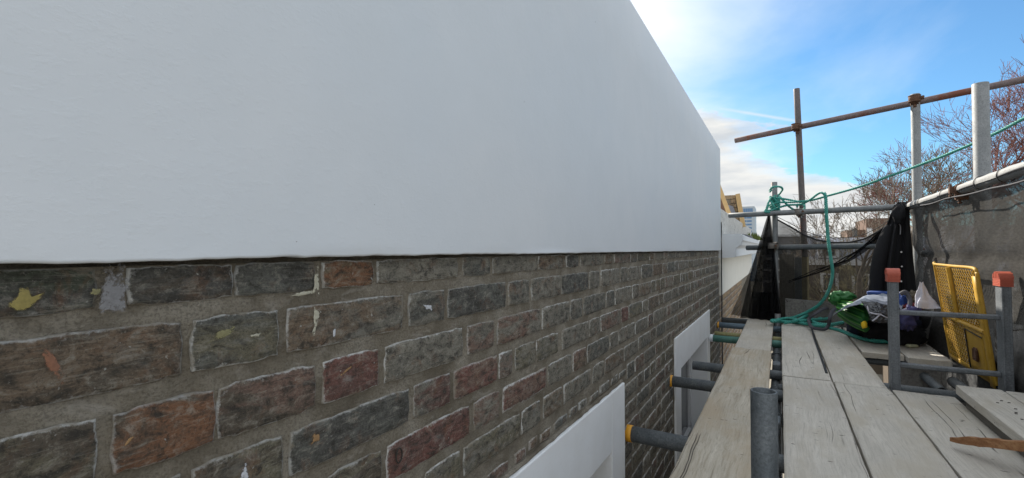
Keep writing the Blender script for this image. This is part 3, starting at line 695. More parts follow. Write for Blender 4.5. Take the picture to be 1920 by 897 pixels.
# ------------------------------------------------------------ scaffold deck boards
def board(label, x0, x1, y0, y1, zt, mat, th=.038, group='scaffold boards of the deck', rough_end=0, seed=0, name='scaffold_board', warp=.0015, along='y'):
    rr = random.Random(seed); L_ = y1-y0; W = x1-x0; ny = max(4, int(L_/.045)); us = [0, .012, .04, .2, .35, .5, .65, .8, .96, .988, 1]
    mb = MB(); nu = len(us)
    def top(u, v):
        y = y0+L_*v; x = x0+W*u
        e = min(u, 1-u)*W; zz_ = zt+warp*fn1(x*3, y*1.3, seed)+warp*.5*cos(u*2*pi)
        if e < .001: zz_ -= .004+.002*fn1(y*9, seed, 3); x += .0022*fn1(y*6, seed, u*9)+.001*fn1(y*30, seed, u*9)
        elif e < .006: zz_ -= .001
        ev = min(v, 1-v)*L_
        if v > .5 and rough_end: y += rough_end*(fn1(x*22, seed, 4)*.6+fn1(x*80, seed, 5)*.4)*(v > .97) - (.03*max(0, (u-.8)/.2)**2+.012*max(0, (.12-u)/.12))*(v > .97)
        if ev < .002: zz_ -= .003
        return (x, y, zz_)
    vl = [0, .004/L_]+[i/ny for i in range(1, ny)]+[1-.004/L_, 1]
    vs = [top(u, v) for v in vl for u in us]; nv = len(vl)
    fs = [(j*nu+i, j*nu+i+1, (j+1)*nu+i+1, (j+1)*nu+i) for j in range(nv-1) for i in range(nu-1)]
    ring = list(range(nu))+[j*nu+nu-1 for j in range(1, nv)]+[(nv-1)*nu+i for i in range(nu-2, -1, -1)]+[j*nu for j in range(nv-2, 0, -1)]
    b0 = len(vs); vs += [(vs[i][0], vs[i][1], zt-th+.002*fn1(vs[i][1]*5, seed)) for i in ring]; n_ = len(ring)
    mb.add(vs, fs, True); 
    mb.add([vs[i] for i in ring]+vs[b0:], [(i, n_+i, n_+(i+1) % n_, (i+1) % n_) for i in range(n_)]+[tuple(range(2*n_-1, n_-1, -1))], False)
    o = mb.build(name, mat); origin(o, V(((x0+x1)/2, (y0+y1)/2, zt-th))); return tag(o, label, 'board', group)
G = 'scaffold boards of the deck'
board('brown split scaffold board with a chewed end lying on top nearest the brick wall', -.287, -.058, .1, 3.52, .040, M['board_warm'], rough_end=.03, seed=3, warp=.003)
board('pale grey inner scaffold board running on beyond the chewed brown board to the far end', -.292, -.066, 2.7, 5.62, .0, M['board'], seed=4)
board('grey scaffold board beside the open tube end, first of the near row', .003, .231, -.8, 3.016, .0, M['board'], seed=5)
board('grey scaffold board in the middle of the near row of three', .239, .468, -.8, 3.005, .001, M['board'], seed=6)
board('grey scaffold board of the near row that runs under the raised boards', .477, .712, -.8, 2.995, -.001, M['board'], seed=7)
board('grey scaffold board of the far row with the rope coil on its end', .001, .229, 3.037, 5.5, .001, M['board'], seed=8)
board('grey scaffold board of the far row at the edge of the hatch', .237, .462, 3.022, 5.32, .0, M['board'], seed=9)
board('short scaffold board beyond the hatch under the black trainers', .478, .702, 4.0, 5.15, -.002, M['board'], seed=10)
board('short sunlit scaffold board beyond the hatch by the yellow gate', .71, .925, 3.93, 4.95, .0, M['board'], seed=11)
board('upper board of the raised stack at the right, with a row of nail holes', .686, .838, .2, 2.875, .082, M['board'], seed=12)
board('outermost raised board behind the nail-holed one at the right', .844, 1.04, .2, 2.86, .082, M['board'], seed=13)
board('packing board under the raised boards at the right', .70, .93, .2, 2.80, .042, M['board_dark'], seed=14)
# nail holes
rr = random.Random(2); hb = MB()
for i in range(16):
    x = .725+rr.random()*.07; y = 2.25+rr.random()*.42; hb.box((x-.004, y-.002, .0815), (x+.004, y+.002, .0833))
tag(hb.build('nail_marks', M['dark_gap']), 'cluster of small dark nail marks on the raised board at the right', 'nail marks', kind='stuff')
# lower lift of boards far below the deck, added for darkness down the gaps
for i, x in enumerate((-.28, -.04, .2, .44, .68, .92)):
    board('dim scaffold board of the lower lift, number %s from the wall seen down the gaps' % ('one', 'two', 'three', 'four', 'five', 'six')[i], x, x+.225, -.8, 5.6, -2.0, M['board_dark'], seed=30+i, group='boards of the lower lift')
# toe boards
def plank(name, label, P4, th, mat, cat='board', group=None):
    P4 = [V(p) for p in P4]; n_ = (P4[1]-P4[0]).cross(P4[3]-P4[0]).normalized()*th; mb = MB(); seg = 14; vs = []
    for s_ in (0, 1):
        for j in range(5):
            for i in range(seg+1):
                p = P4[0].lerp(P4[1], i/seg).lerp(P4[3].lerp(P4[2], i/seg), j/4)+n_*s_
                vs.append(p+n_.normalized()*.002*fn1(i*.7, j, s_))
    w_ = seg+1; q = 5*w_; fs = []
    for j in range(4):
        for i in range(seg):
            a = j*w_+i; fs += [(a, a+w_, a+w_+1, a+1), (q+a, q+a+1, q+a+w_+1, q+a+w_)]
    ring = list(range(w_))+[j*w_+seg for j in range(1, 5)]+[4*w_+i for i in range(seg-1, -1, -1)]+[j*w_ for j in range(3, 0, -1)]
    m_ = len(ring); fs += [(ring[i], ring[(i+1) % m_], q+ring[(i+1) % m_], q+ring[i]) for i in range(m_)]
    mb.add(vs, fs, False); o = origin(mb.build(name, mat)); return tag(o, label, cat, group)
EA, EB = V((-.46, 5.42, 0)), V((.86, 5.0, 0))            # line of the skewed end frame
ed = (EB-EA).normalized(); en = V((-ed.y, ed.x, 0))      # en points away from the camera
A2, B2 = EA+en*.06, EB+en*.06
pa = A2+ed*.50; pb = B2+ed*.02
plank('toe_board', 'grey toe board on edge across the far end of the deck', [(pa.x, pa.y, .0), (pb.x, pb.y, .0), (pb.x, pb.y, .205), (pa.x, pa.y, .215)], -.036, M['toe'], 'toe board')
plank('toe_board', 'toe board on edge along the outer side, striped by sun beside the yellow gate', [(.955, 5.0, -.02), (.955, 3.98, -.02), (.955, 3.98, .2), (.955, 5.0, .2)], -.036, M['toe'], 'toe board')
plank('hanging_plank', 'grey plank standing below the hatch opening', [(.62, 4.02, -.42), (.9, 3.95, -.42), (.9, 3.95, -.06), (.62, 4.02, -.06)], -.03, M['toe'], 'plank')
plank('toe_board', 'weathered toe board behind the right ladder stile below the net', [(.965, 3.6, -.3), (.965, 1.2, -.3), (.965, 1.2, .12), (.965, 3.6, .12)], -.03, M['toe'], 'toe board')
plank('dark_void_sheet', 'black sheet filling the dark void under the net at the far left end of the deck', [(-.262, 5.48, -.02), (-.05, 5.45, -.02), (-.05, 5.45, .26), (-.262, 5.48, .26)], .01, M['black_rub'], 'dark sheet')  # black sheet painted in for the dark void beneath the net
# broken strip of orange timber
a = ptZ(1783, 824, .03); b_ = ptZ(1935, 838, .095); mb = MB(); seg = 14; vs = []
rr = random.Random(9); d = (b_-a); sd = d.cross(V((0, 0, 1))).normalized()
for i in range(seg+1):
    t_ = i/seg; p = a.lerp(b_, t_); wd = (.004+.011*min(1, t_*3))+.002*rr.random(); h = .006+.006*min(1, t_*4)
    for (sx, sz) in ((-1, -1), (1, -1), (1, 1), (-1, 1)): vs.append(p+sd*sx*wd*(1+.2*rr.random())+V((0, 0, sz*h*(1+.3*rr.random()))))
fs = [(i*4+k, i*4+(k+1) % 4, i*4+4+(k+1) % 4, i*4+4+k) for i in range(seg) for k in range(4)]+[(3, 2, 1, 0), (seg*4, seg*4+1, seg*4+2, seg*4+3)]
mb.add(vs, fs); tag(origin(mb.build('broken_timber', M['fresh'])), 'splintered strip of orange-brown timber lying against the raised boards', 'timber strip')

# ------------------------------------------------------------ scaffold tubes
GT = 'scaffold tubes'
def tube(label, p, q, mat, r=.027, name='scaffold_tube', cap=None, ri=None, group=GT, n=28, band=None):
    p, q = V(p), V(q); root = empty(name, p, label, 'scaffold tube', group)
    mb = MB(); mb.pipe(p, q, r, ri or r-.0055, n, 6); o = rooted(root, mb.build('steel_tube', mat, root))
    if cap:
        d = (q-p).normalized(); mb = MB(); mb.pipe(p-d*.004, p+d*.022, r+.003, r-.004, n, 1); mb.tube([p-d*.005, p-d*.001], [r*.55, r+.002], n); rooted(root, mb.build('end_cap', cap, root))
    return root
def transom(label, px, py, Yr, mat, cap=None, x=None, r=.026, x1=.98, zc=-.066):
    l = ptZ(px, py, zc); x = l.x if x is None else x
    return tube(label, (x, l.y, zc), (x1, l.y-.01, zc-.004), mat, r, cap=cap, group='transom tubes under the deck')
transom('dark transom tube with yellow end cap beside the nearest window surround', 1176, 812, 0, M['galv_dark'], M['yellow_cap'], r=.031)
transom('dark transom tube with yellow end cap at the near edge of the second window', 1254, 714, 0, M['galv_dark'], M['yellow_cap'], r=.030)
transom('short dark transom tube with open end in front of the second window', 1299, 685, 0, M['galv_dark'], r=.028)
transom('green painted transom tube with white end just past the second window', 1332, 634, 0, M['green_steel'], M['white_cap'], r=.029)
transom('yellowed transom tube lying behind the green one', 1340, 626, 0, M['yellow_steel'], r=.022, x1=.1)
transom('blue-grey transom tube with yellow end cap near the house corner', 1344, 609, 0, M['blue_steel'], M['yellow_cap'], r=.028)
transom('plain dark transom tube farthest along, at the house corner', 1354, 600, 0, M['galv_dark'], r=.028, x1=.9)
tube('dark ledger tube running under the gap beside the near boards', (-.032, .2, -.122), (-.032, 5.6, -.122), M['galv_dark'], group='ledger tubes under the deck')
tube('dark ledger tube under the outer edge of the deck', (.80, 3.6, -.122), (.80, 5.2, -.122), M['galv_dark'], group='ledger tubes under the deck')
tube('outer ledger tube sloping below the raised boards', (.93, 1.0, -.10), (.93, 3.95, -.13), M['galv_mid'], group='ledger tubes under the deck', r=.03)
tube('dark tube added out of sight beneath the joint between near and far boards to darken it', (-.02, 2.985, -.066), (.97, 2.975, -.068), M['galv_dark'], group='transom tubes under the deck')  # extra tube under the board joint, added so the gap stays dark
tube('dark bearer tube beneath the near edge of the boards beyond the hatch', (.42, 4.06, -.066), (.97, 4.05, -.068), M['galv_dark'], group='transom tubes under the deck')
# near standard with its open top
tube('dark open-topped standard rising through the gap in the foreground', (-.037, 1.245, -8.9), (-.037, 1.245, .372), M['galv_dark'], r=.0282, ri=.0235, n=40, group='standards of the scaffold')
bt = tube('short grey standard stub at the far end of the gap', (-.03, 5.25, -8.9), (-.03, 5.25, .075), M['galv_mid'], r=.026, group='standards of the scaffold')
# end frame
l2a = pt(1367, 405, 4.92); l2b = pt(1684, 388, 3.92)
l2b.z = l2a.z = (l2a.z+l2b.z)/2
tube('grey guard rail across the far end with green rope tied above it', l2a, l2b, M['galv_mid'], r=.0255, group='guard rails')
l3a = pt(1400, 465, 4.93); l3b = pt(1668, 461, 4.03)
tube('dark mid rail across the far end behind the net', l3a, l3b, M['galv_dark'], r=.026, group='guard rails')
st = pt(1451.5, 342, 4.72); tube('short standard at the far end wound with green rope', (st.x, st.y, -8.9), st, M['galv_mid'], r=.028, group='standards of the scaffold')
tt = pt(1493.5, 167, 4.66); tube('tall dark standard at the far end rising above the upper rail', (tt.x+.05, tt.y-.02, .62), tt, M['brownpost'], r=.0275, group='standards of the scaffold')
ua = pt(1378, 264, 5.03); ub = pt(1960, 141, 3.65)
tube('long red-brown and grey upper rail crossing the sky', ua, ub, M['redrail'], r=.0275, group='guard rails')
pa_ = pt(1716, 177, 4.12); tube('light galvanised standard behind the black jacket', (pa_.x, pa_.y, -8.9), pa_, M['galv'], r=.0335, group='standards of the scaffold')
pb_ = pt(1838, 157, 2.87); tube('thick light galvanised standard nearest on the right', (pb_.x, pb_.y, -8.9), pb_, M['galv'], r=.0395, ri=.033, group='standards of the scaffold')
tube('pale galvanised guard rail carrying the net along the outer side', (.905, 4.92, 1.04), (.905, .4, 1.04), M['galv'], r=.026, group='guard rails')
tube('dusty mid rail behind the net along the outer side', (1.015, 5.0, .66), (1.015, .4, .66), M['galv'], r=.028, group='guard rails')

def coupler(label, c, d1, d2, r1, r2, mat):
    c = V(c); d1 = V(d1).normalized(); d2 = V(d2).normalized(); n_ = d1.cross(d2).normalized()
    root = empty('scaffold_coupler', c, label, 'coupler', 'scaffold couplers')
    for nm, dd, r_, off in (('clamp_band', d1, r1, -1), ('clamp_band', d2, r2, 1)):
        cc = c+n_*off*(r_+.001)*0 + n_*(0 if off < 0 else (r1+r2+.004)); mb = MB()
        mb.pipe(cc-dd*.024, cc+dd*.024, r_+.008, r_+.0015, 20, 1)
        mb.pipe(cc-dd*.027, cc-dd*.021, r_+.011, r_+.002, 20, 1); mb.pipe(cc+dd*.021, cc+dd*.027, r_+.011, r_+.002, 20, 1)
        s_ = dd.cross(n_).normalized(); mb.box((-.012, -.012, -.02), (.012, .012, .02), Matrix.Translation(cc+s_*(r_+.016)) @ n_.to_track_quat('Z', 'Y').to_matrix().to_4x4())
        rooted(root, mb.build(nm, mat, root))
        mb = MB(); q = cc+s_*(r_+.02); mb.tube([q-n_*.034, q+n_*.03], .0055, 8); mb.tube([q+n_*.028, q+n_*.038], .0105, 6, smooth=False); rooted(root, mb.build('bolt', M['rust'], root))
    return root
ud = (ub-ua).normalized()
coupler('rusty coupler where the tall dark standard meets the upper rail', pt(1493.5, 240, 4.60), ud, (0, 0, 1), .027, .0275, M['rust'])
coupler('rusty coupler on the light standard at the upper rail', pt(1714, 189, 4.03), ud, (0, 0, 1), .0275, .033, M['rust'])
coupler('dull coupler on the short roped standard at the mid rail', pt(1452, 461, 4.66), l3b-l3a, (0, 0, 1), .027, .0275, M['coupler'])
coupler('dull coupler on the tall standard at the far guard rail', pt(1500, 398, 4.50), l2b-l2a, (0, 0, 1), .0265, .0275, M['coupler'])
coupler('small rusty coupler on the pale rail in front of the thick standard', (.905, 3.62, 1.04), (0, 1, 0), (1, 0, 0), .0265, .010, M['rust'])
for y, lb in ((1.87, 'nearest the foreground standard'), (2.62, 'beside the joint of the near boards'), (3.08, 'just past the board joint'), (4.15, 'below the chewed board end')):
    coupler('dark coupler in the gap between boards, '+lb, (-.032, y, -.122), (0, 1, 0), (1, 0, 0), .027, .027, M['galv_dark'])
for y, z0, lb in ((2.33, -.03, 'near'), (3.42, -.02, 'far')):
    mb = MB(); mb.box((-.052, y-.05, z0-.05), (-.006, y+.05, z0+.005)); o = tag(origin(mb.build('board_clip', M['galv_dark'])), 'dark steel board clip set in the gap between the boards, the %s one' % lb, 'clip', 'clips in the board gap')
    md = o.modifiers.new('soft', 'BEVEL'); md.width = .008; md.segments = 3

# ------------------------------------------------------------ ladder through the hatch
lad = empty('ladder', (.70, 3.04, -2.0), 'grey aluminium ladder coming up through the hatch with orange grips', 'ladder')
lean = .03
def ladp(x, z): return V((x, 3.05+lean*(z+.3)*.6, z))
mb = MB()
for x, w_, dth, zt_, nm in ((.497, .040, .048, .555, 0), (.905, .034, .074, .548, 1)):
    p, q = ladp(x, -2.0), ladp(x, zt_); mb = MB(); mb.beam(p, q, w_, dth, (0, 1, 0))
    for s_ in (-1, 1): mb.beam(p+V((s_*(w_/2-.004), -dth/2-.001, 0)), q+V((s_*(w_/2-.004), -dth/2-.001, 0)), .008, .004, (0, 1, 0))
    o = rooted(lad, mb.build('stile', M['ladder'], lad)); md = o.modifiers.new('soft', 'BEVEL'); md.width = .003; md.segments = 2
    # ribbed orange grip, arched over the stile end
    mb = MB(); hw = w_/2+.005; hd = dth/2+.006; n_ = 7; z0 = zt_-.022
    for k in range(5): mb.box((-hw-.0015, -hd-.0015, z0+k*.0075), (hw+.0015, hd+.0015, z0+k*.0075+.0042), Matrix.Translation((ladp(x, z0).x, ladp(x, z0).y, 0)))
    mb.box((-hw, -hd, z0-.001), (hw, hd, z0+.037), Matrix.Translation((ladp(x, z0).x, ladp(x, z0).y, 0)))
    for k in range(12):
        a0, a1 = pi*k/12, pi*(k+1)/12; yy, y2 = -hd*cos(a0), -hd*cos(a1); h0, h1 = .032*sin(a0), .032*sin(a1)
        c_ = ladp(x, z0); e_ = .003 if k % 2 else 0
        mb.add([(c_.x-hw-e_, c_.y+yy, z0+.036), (c_.x+hw+e_, c_.y+yy, z0+.036), (c_.x+hw+e_, c_.y+yy, z0+.036+h0), (c_.x-hw-e_, c_.y+yy, z0+.036+h0), (c_.x-hw-e_, c_.y+y2, z0+.036), (c_.x+hw+e_, c_.y+y2, z0+.036), (c_.x+hw+e_, c_.y+y2, z0+.036+h1), (c_.x-hw-e_, c_.y+y2, z0+.036+h1)],
               [(3, 2, 6, 7), (0, 4, 5, 1), (1, 5, 6, 2), (0, 3, 7, 4), (0, 1, 2, 3), (4, 7, 6, 5)])
    rooted(lad, mb.build('grip', M['orange_cap'], lad))
for k in range(9):
    z = .378-.264*k; mb = MB(); p, q = ladp(.515, z), ladp(.89, z); mb.beam(p, q, .030, .024, (0, 0, 1)); o = rooted(lad, mb.build('rung', M['ladder'], lad)); md = o.modifiers.new('soft', 'BEVEL'); md.width = .007; md.segments = 3

# ------------------------------------------------------------ yellow trapdoor gate of expanded mesh
gate = empty('trapdoor_gate', (.94, 3.68, .01), 'yellow expanded-metal trapdoor gate propped up behind the ladder', 'trapdoor')
GA, GB, GC, GD = V((.945, 4.05, .02)), V((.945, 3.31, .02)), V((.868, 3.27, .60)), V((.868, 4.02, .60))
def gp(u, v, off=0):
    p = GA.lerp(GB, u).lerp(GD.lerp(GC, u), v); return p+V((-.99, 0, -.13))*off
def gbar(p, q, w_, t_): 
    mb = MB(); n_ = 4; mb.beam(p, q, w_, t_, (1, 0, 0)); return mb
def fr(pts, name, r=.011):
    mb = MB(); mb.tube(pts, r, 10); rooted(gate, mb.build(name, M['yellowpaint'], gate))
fr(smooth_path([gp(0, .0), gp(0, .3), gp(0, .7), gp(0, 1-.01), gp(.03, 1), gp(.5, 1), gp(.93, 1), gp(.99, .96), gp(1, .9), gp(1, .4), gp(1, -.02)], 5), 'outer_frame', .0085)
mb = MB(); mb.grid(2, 8, lambda u, v: gp(.93+.075*u, -.05+v*.98, .008)); rooted(gate, mb.build('side_channel', M['yellowpaint'], gate, .006))
mb = MB(); mb.grid(8, 2, lambda u, v: gp(u, -.03+.05*v, .004)); rooted(gate, mb.build('bottom_channel', M['yellowpaint'], gate, .006))
fr([gp(.46, .44, .012), gp(.44, .99, .012)], 'centre_bar', .012)
fr([gp(.0, .455, .01), gp(1, .44, .01)], 'cross_bar', .012)
mb = MB(); mb.grid(6, 6, lambda u, v: gp(.56+.38*u, .0+.43*v, .010+.003*fn1(u*3, v*3))); rooted(gate, mb.build('solid_panel', M['yellowpaint'], gate, .004))
for a, b_ in (((.60, .40), (.94, .38)), ((.60, .40), (.58, .02))):
    mb = MB(); mb.tube([gp(*a, .015), gp(*b_, .015)], .0035, 6); rooted(gate, mb.build('pressed_groove', M['dark_gap'], gate))
mb = MB(); mb.tube([gp(.74, .24, .018), gp(.74, .14, .022), gp(.80, .14, .022), gp(.80, .24, .018)], .007, 8); mb.box((-.01, -.022, -.026), (.004, .022, .03), Matrix.Translation(gp(.77, .2, .012))); rooted(gate, mb.build('latch', M['rust'], gate))
# expanded metal strands
mb = MB(); 
def strands(u0, u1, v0, v1, nd_, nv_):
    for i in range(nd_+1):
        for s_ in (-1, 1):
            ph_ = i/nd_; prev = None; P_ = []
            for j in range(nv_*2+1):
                vv = v0+(v1-v0)*j/(nv_*2); uu = u0+(u1-u0)*(ph_+s_*.5/nd_*(1 if j % 2 else 0)*1.0)
                if u0-.005 <= uu <= u1+.005: P_.append(gp(uu, vv, .002*(j % 2)))
                else: P_.append(gp(min(max(uu, u0), u1), vv))
            mb.tube(P_, .0028, 4, False, False)
strands(.03, .44, .45, .98, 8, 9); strands(.47, .93, .45, .98, 9, 9); strands(.03, .54, .02, .44, 10, 8)
tag(rooted(gate, mb.build('expanded_mesh', M['yellowpaint'], gate)), kind='stuff')

# ------------------------------------------------------------ debris netting
def ontop(ctrl):
    c_ = sorted(ctrl)
    def f(px):
        for (x0_, y0_), (x1_, y1_) in zip(c_, c_[1:]):
            if x0_ <= px <= x1_:
                t_ = (px-x0_)/(x1_-x0_); t_ = t_; return y0_+(y1_-y0_)*t_
        return c_[-1][1]
    return f
ctrl = [(1456, 412), (1478, 424), (1505, 440), (1530, 450), (1560, 455), (1590, 455), (1620, 448), (1650, 432), (1675, 412), (1702, 396)]
tp = ontop(ctrl); NA, NB = A2+en*.02, B2+en*.02
def endnet(u, v):
    px = 1452+(1704-1452)*u; p = plane(px, tp(px), NA, NB); zt = p.z; z = zt+(-.25-zt)*v
    f = .025*fn1(px*.03, z*2.2, 1)+.015*sin(px*.12+z*6)*fn1(px*.02, z, 4)
    return V((p.x, p.y, z))+en*(f+.02)
mb = MB(); mb.grid(90, 40, endnet); o = mb.build('debris_net', M['net']); tag(origin(o), 'black see-through debris net sagging across the far end frame', 'debris net', 'debris nets')
mb = MB(); mb.tube([plane(px, tp(px), NA, NB)+en*.02 for px in range(1456, 1703, 6)], .008, 6)
mb.tube([plane(px, tp(px)-5-4*sin((px-1456)/246*pi), NA, NB)+en*.025 for px in range(1456, 1703, 8)], .003, 5)
tag(origin(mb.build('net_hem', M['net_edge'])), 'black corded hem along the sagging top of the end net', 'net hem')
# twisted fold of net running up to the jacket
fc = [(1480, 528), (1530, 510), (1570, 494), (1600, 478), (1640, 448), (1675, 415), (1700, 398)]
mb = MB(); 
FP = smooth_path([plane(x, y, NA, NB)-en*.02 for x, y in fc], 8)
for k in range(3): mb.tube([p+V((0, 0, .012*(k-1)))+V((0, 0, .006*sin(i*.5+k*2))) for i, p in enumerate(FP)], [.003+.006*i/len(FP) for i in range(len(FP))], 6)
mb.grid(len(FP)-1, 4, lambda u, v: FP[min(len(FP)-1, int(round(u*(len(FP)-1))))]+V((0, 0, -.07*u*v-.01)))
tag(origin(mb.build('net_fold', M['net_dense'])), 'twisted dark fold of netting rising to the jacket', 'net fold')
# gathered net hanging from the roped standard at the left
apex = plane(1444, 402, EA, EB)
def leftnet(lay):
    def f(u, v):
        v2 = v; L0 = plane(1390-0*lay+8*lay, 592, EA, EB); R0 = plane(1466, 592, EA, EB)
        xl = L0.lerp(R0, u); top = apex+ed*(.03*u); p = top.lerp(V((xl.x, xl.y, .0)), v2)
        p.z = apex.z+(0.0-apex.z)*v
        spread = v**.85; px_ = apex.lerp(V((xl.x, xl.y, 0)), spread); 
        return V((px_.x, px_.y, p.z))-en*(.03*sin(u*26+lay*2)*(.3+v)*.6+.02*fn1(u*9, v*3, lay)+.03-.012*lay)
    return f
for lay in range(1):
    mb = MB(); mb.grid(60, 40, leftnet(lay)); mb.grid(60, 40, leftnet(1.5)); tag(origin(mb.build('debris_net', M['net_dense'])), 'black debris net gathered at the roped standard and spreading down like a tent', 'debris net', 'debris nets')
def veilnet(u, v):
    L0 = plane(1374, 586, EA, EB); R0 = plane(1425, 590, EA, EB); xl = L0.lerp(R0, u); sp = v**1.25
    p = apex.lerp(V((xl.x, xl.y, 0)), sp); z = apex.z+(.02-apex.z)*v
    return V((p.x, p.y, z))-en*(.05+.02*sin(u*17+v*3)*v)
mb = MB(); mb.grid(40, 40, veilnet); tag(origin(mb.build('debris_net', M['net'])), 'thin see-through edge of black net blowing towards the neighbouring wall', 'debris net', 'debris nets')
# long net on the outer side
def sidenet(u, v):
    y = 5.0-4.4*u; z = 1.035+(-2.2-1.035)*v**1.0; 
    x = .95+.016*fn1(y*4, z*3, 2)+.020*fn1(y*1.3, z*1.1, 5)*min(1, v*6)+.009*sin(z*24+y*5+5*fn1(y*2, z, 7))*min(1, v*5)+.008*abs(fn1(y*7+z*4, z*9, 3))*min(1, v*8)
    x += .02*math.exp(-((z-.66)/.04)**2)
    if v < .02: x -= .018
    return V((x, y, z))
mb = MB(); mb.grid(240, 150, sidenet); tag(origin(mb.build('debris_net', M['net_grey'])), 'dusty grey debris net hung along the outer side of the scaffold', 'debris net', 'debris nets')
mb = MB()
mb.grid(150, 12, lambda u, v: V((.905+(.031+.003*fn1(u*60, v*5, 2))*cos(-.2+v*3.6)*1.0, 4.9-4.4*u, 1.04+(.031+.004*fn1(u*50, v*4))*sin(-.2+v*3.6))) if True else None)
o = tag(origin(mb.build('net_hem', M['net_hem'])), 'pale rolled hem of the outer net wrapped over the guard rail', 'net hem')
mb = MB(); 
for k in range(0, 4, 3):
    P_ = [V((.905-.028-.006*k+.01*fn1(i*.2, k), 4.3-3.9*i/60, 1.035-.010*k-.055*(i/60)**.8*(k/3)+.008*fn1(i*.15, k, 3))) for i in range(61)]; mb.tube(P_, .0045, 5)
tag(origin(mb.build('loose_cord', M['strap'])), 'loose dark cords and creases of net hanging just under the pale rail', 'cord')
for i, y in enumerate((4.45, 3.9, 3.3, 3.0)):
    wh = ('closest to the black jacket', 'second from the black jacket', 'just this side of the rusty coupler', 'nearest the right edge of the picture')[i]
    mb = MB(); mb.pipe((.905, y-.004, 1.04), (.905, y+.004, 1.04), .036, .033, 20, 1); tag(origin(mb.build('cable_tie', M['black_rub'])), 'black cable tie on the pale rail, '+wh, 'cable tie', 'cable ties on the pale rail')
# panels behind the end net
q0 = plane(1462, 478, NA+en*.25, NB+en*.25); q1 = plane(1487, 478, NA+en*.25, NB+en*.25)
def quad_board(name, label, pxs, zt, zb, off, mat, cat, th=.02):
    a = plane(pxs[0], 480, NA+en*off, NB+en*off); b2 = plane(pxs[1], 480, NA+en*off, NB+en*off)
    return plank(name, label, [(a.x, a.y, zb), (b2.x, b2.y, zb), (b2.x, b2.y, zt), (a.x, a.y, zt)], -th, mat, cat)
zt_ = plane(1470, 477, NA+en*.25, NB+en*.25).z
quad_board('plywood_sheet', 'brown plywood sheet standing behind the end net', (1461, 1489), zt_, -1.5, .25, M['ply'], 'plywood')
quad_board('dark_post', 'dark grey board with pale patches between the plywood and the ochre post', (1489.5, 1502), zt_-.03, -1.5, .22, M['galv_dark'], 'board')
quad_board('timber_post', 'ochre timber post beside the plywood sheet behind the net', (1502.5, 1513), zt_-.005, -1.5, .24, M['post_yel'], 'post', .06)

# ------------------------------------------------------------ rope
def rope_strands(mb, path, r=.011, pitch=.055, step=.009, n=5):
    P_ = smooth_path(path, 10); L_ = 0; S_ = [P_[0]]
    # resample evenly
    acc = 0; prev = P_[0]
    for p in P_[1:]:
        seg = (p-prev).length
        while acc+seg >= step:
            t_ = (step-acc)/seg; prev = prev.lerp(p, t_); S_.append(prev.copy()); seg = (p-prev).length; acc = 0
        acc += seg; prev = p
    m_ = len(S_); T = [(S_[min(i+1, m_-1)]-S_[max(i-1, 0)]).normalized() for i in range(m_)]; a = T[0].orthogonal().normalized(); fr_ = []
    for i in range(m_): a = (a-T[i]*a.dot(T[i])).normalized(); fr_.append((a.copy(), T[i].cross(a)))
    for k in range(3):
        pts_ = []
        for i in range(m_):
            th = 2*pi*(i*step/pitch)+2*pi*k/3; pts_.append(S_[i]+(fr_[i][0]*cos(th)+fr_[i][1]*sin(th))*r*.6)
        mb.tube(pts_, r*.47, n, True)
def rope(label, paths, r=.011, group='green rope', name='rope'):
    mb = MB()
    for p in paths: rope_strands(mb, p, r)
    return tag(origin(mb.build(name, M['rope'])), label, 'rope', group)
ra = [pt(1920+60, 190, 2.55), pt(1920, 222, 2.75), pt(1850, 258, 3.0), pt(1760, 296, 3.35), pt(1680, 326, 3.7), pt(1610, 351, 4.0), pt(1550, 368, 4.28), pt(1520, 376, 4.4), pt(1490, 379, 4.45), pt(1460, 380, 4.6), pt(1448, 384, 4.62)]
wp = lambda x, y, z: pt(x, y, z)
knot = []
def ringp(cx, cy, z, rx, ry, a0, a1, n_, dz=.05, tilt=0):
    return [pt(cx+rx*cos(a0+(a1-a0)*i/n_), cy+ry*sin(a0+(a1-a0)*i/n_)+tilt*i/n_, z+dz*sin(a0+(a1-a0)*i/n_)) for i in range(n_+1)]
paths = [ra,
  [wp(1448, 370, 4.63), wp(1460, 372, 4.6), wp(1474, 374, 4.58), wp(1495, 378, 4.52)],
  [wp(1462, 369, 4.62), wp(1470, 378, 4.58), wp(1480, 388, 4.55), wp(1492, 395, 4.50), wp(1503, 396, 4.45), wp(1509, 390, 4.45), wp(1506, 383, 4.5), wp(1497, 384, 4.56), wp(1494, 390, 4.55)],
  [wp(1434, 396, 4.66), wp(1448, 394, 4.62), wp(1462, 389, 4.58), wp(1478, 385, 4.54), wp(1498, 384, 4.48), wp(1508, 381, 4.44), wp(1520, 374, 4.38), wp(1532, 365, 4.32), wp(1540, 361.5, 4.28), wp(1547, 366, 4.26)],
  [wp(1446, 357, 4.62), wp(1443, 360, 4.66), wp(1446, 353, 4.62), wp(1453, 350.5, 4.6), wp(1463, 351, 4.63), wp(1467, 355, 4.68), wp(1463, 362, 4.74), wp(1459, 366, 4.76), wp(1452, 368, 4.66)]]
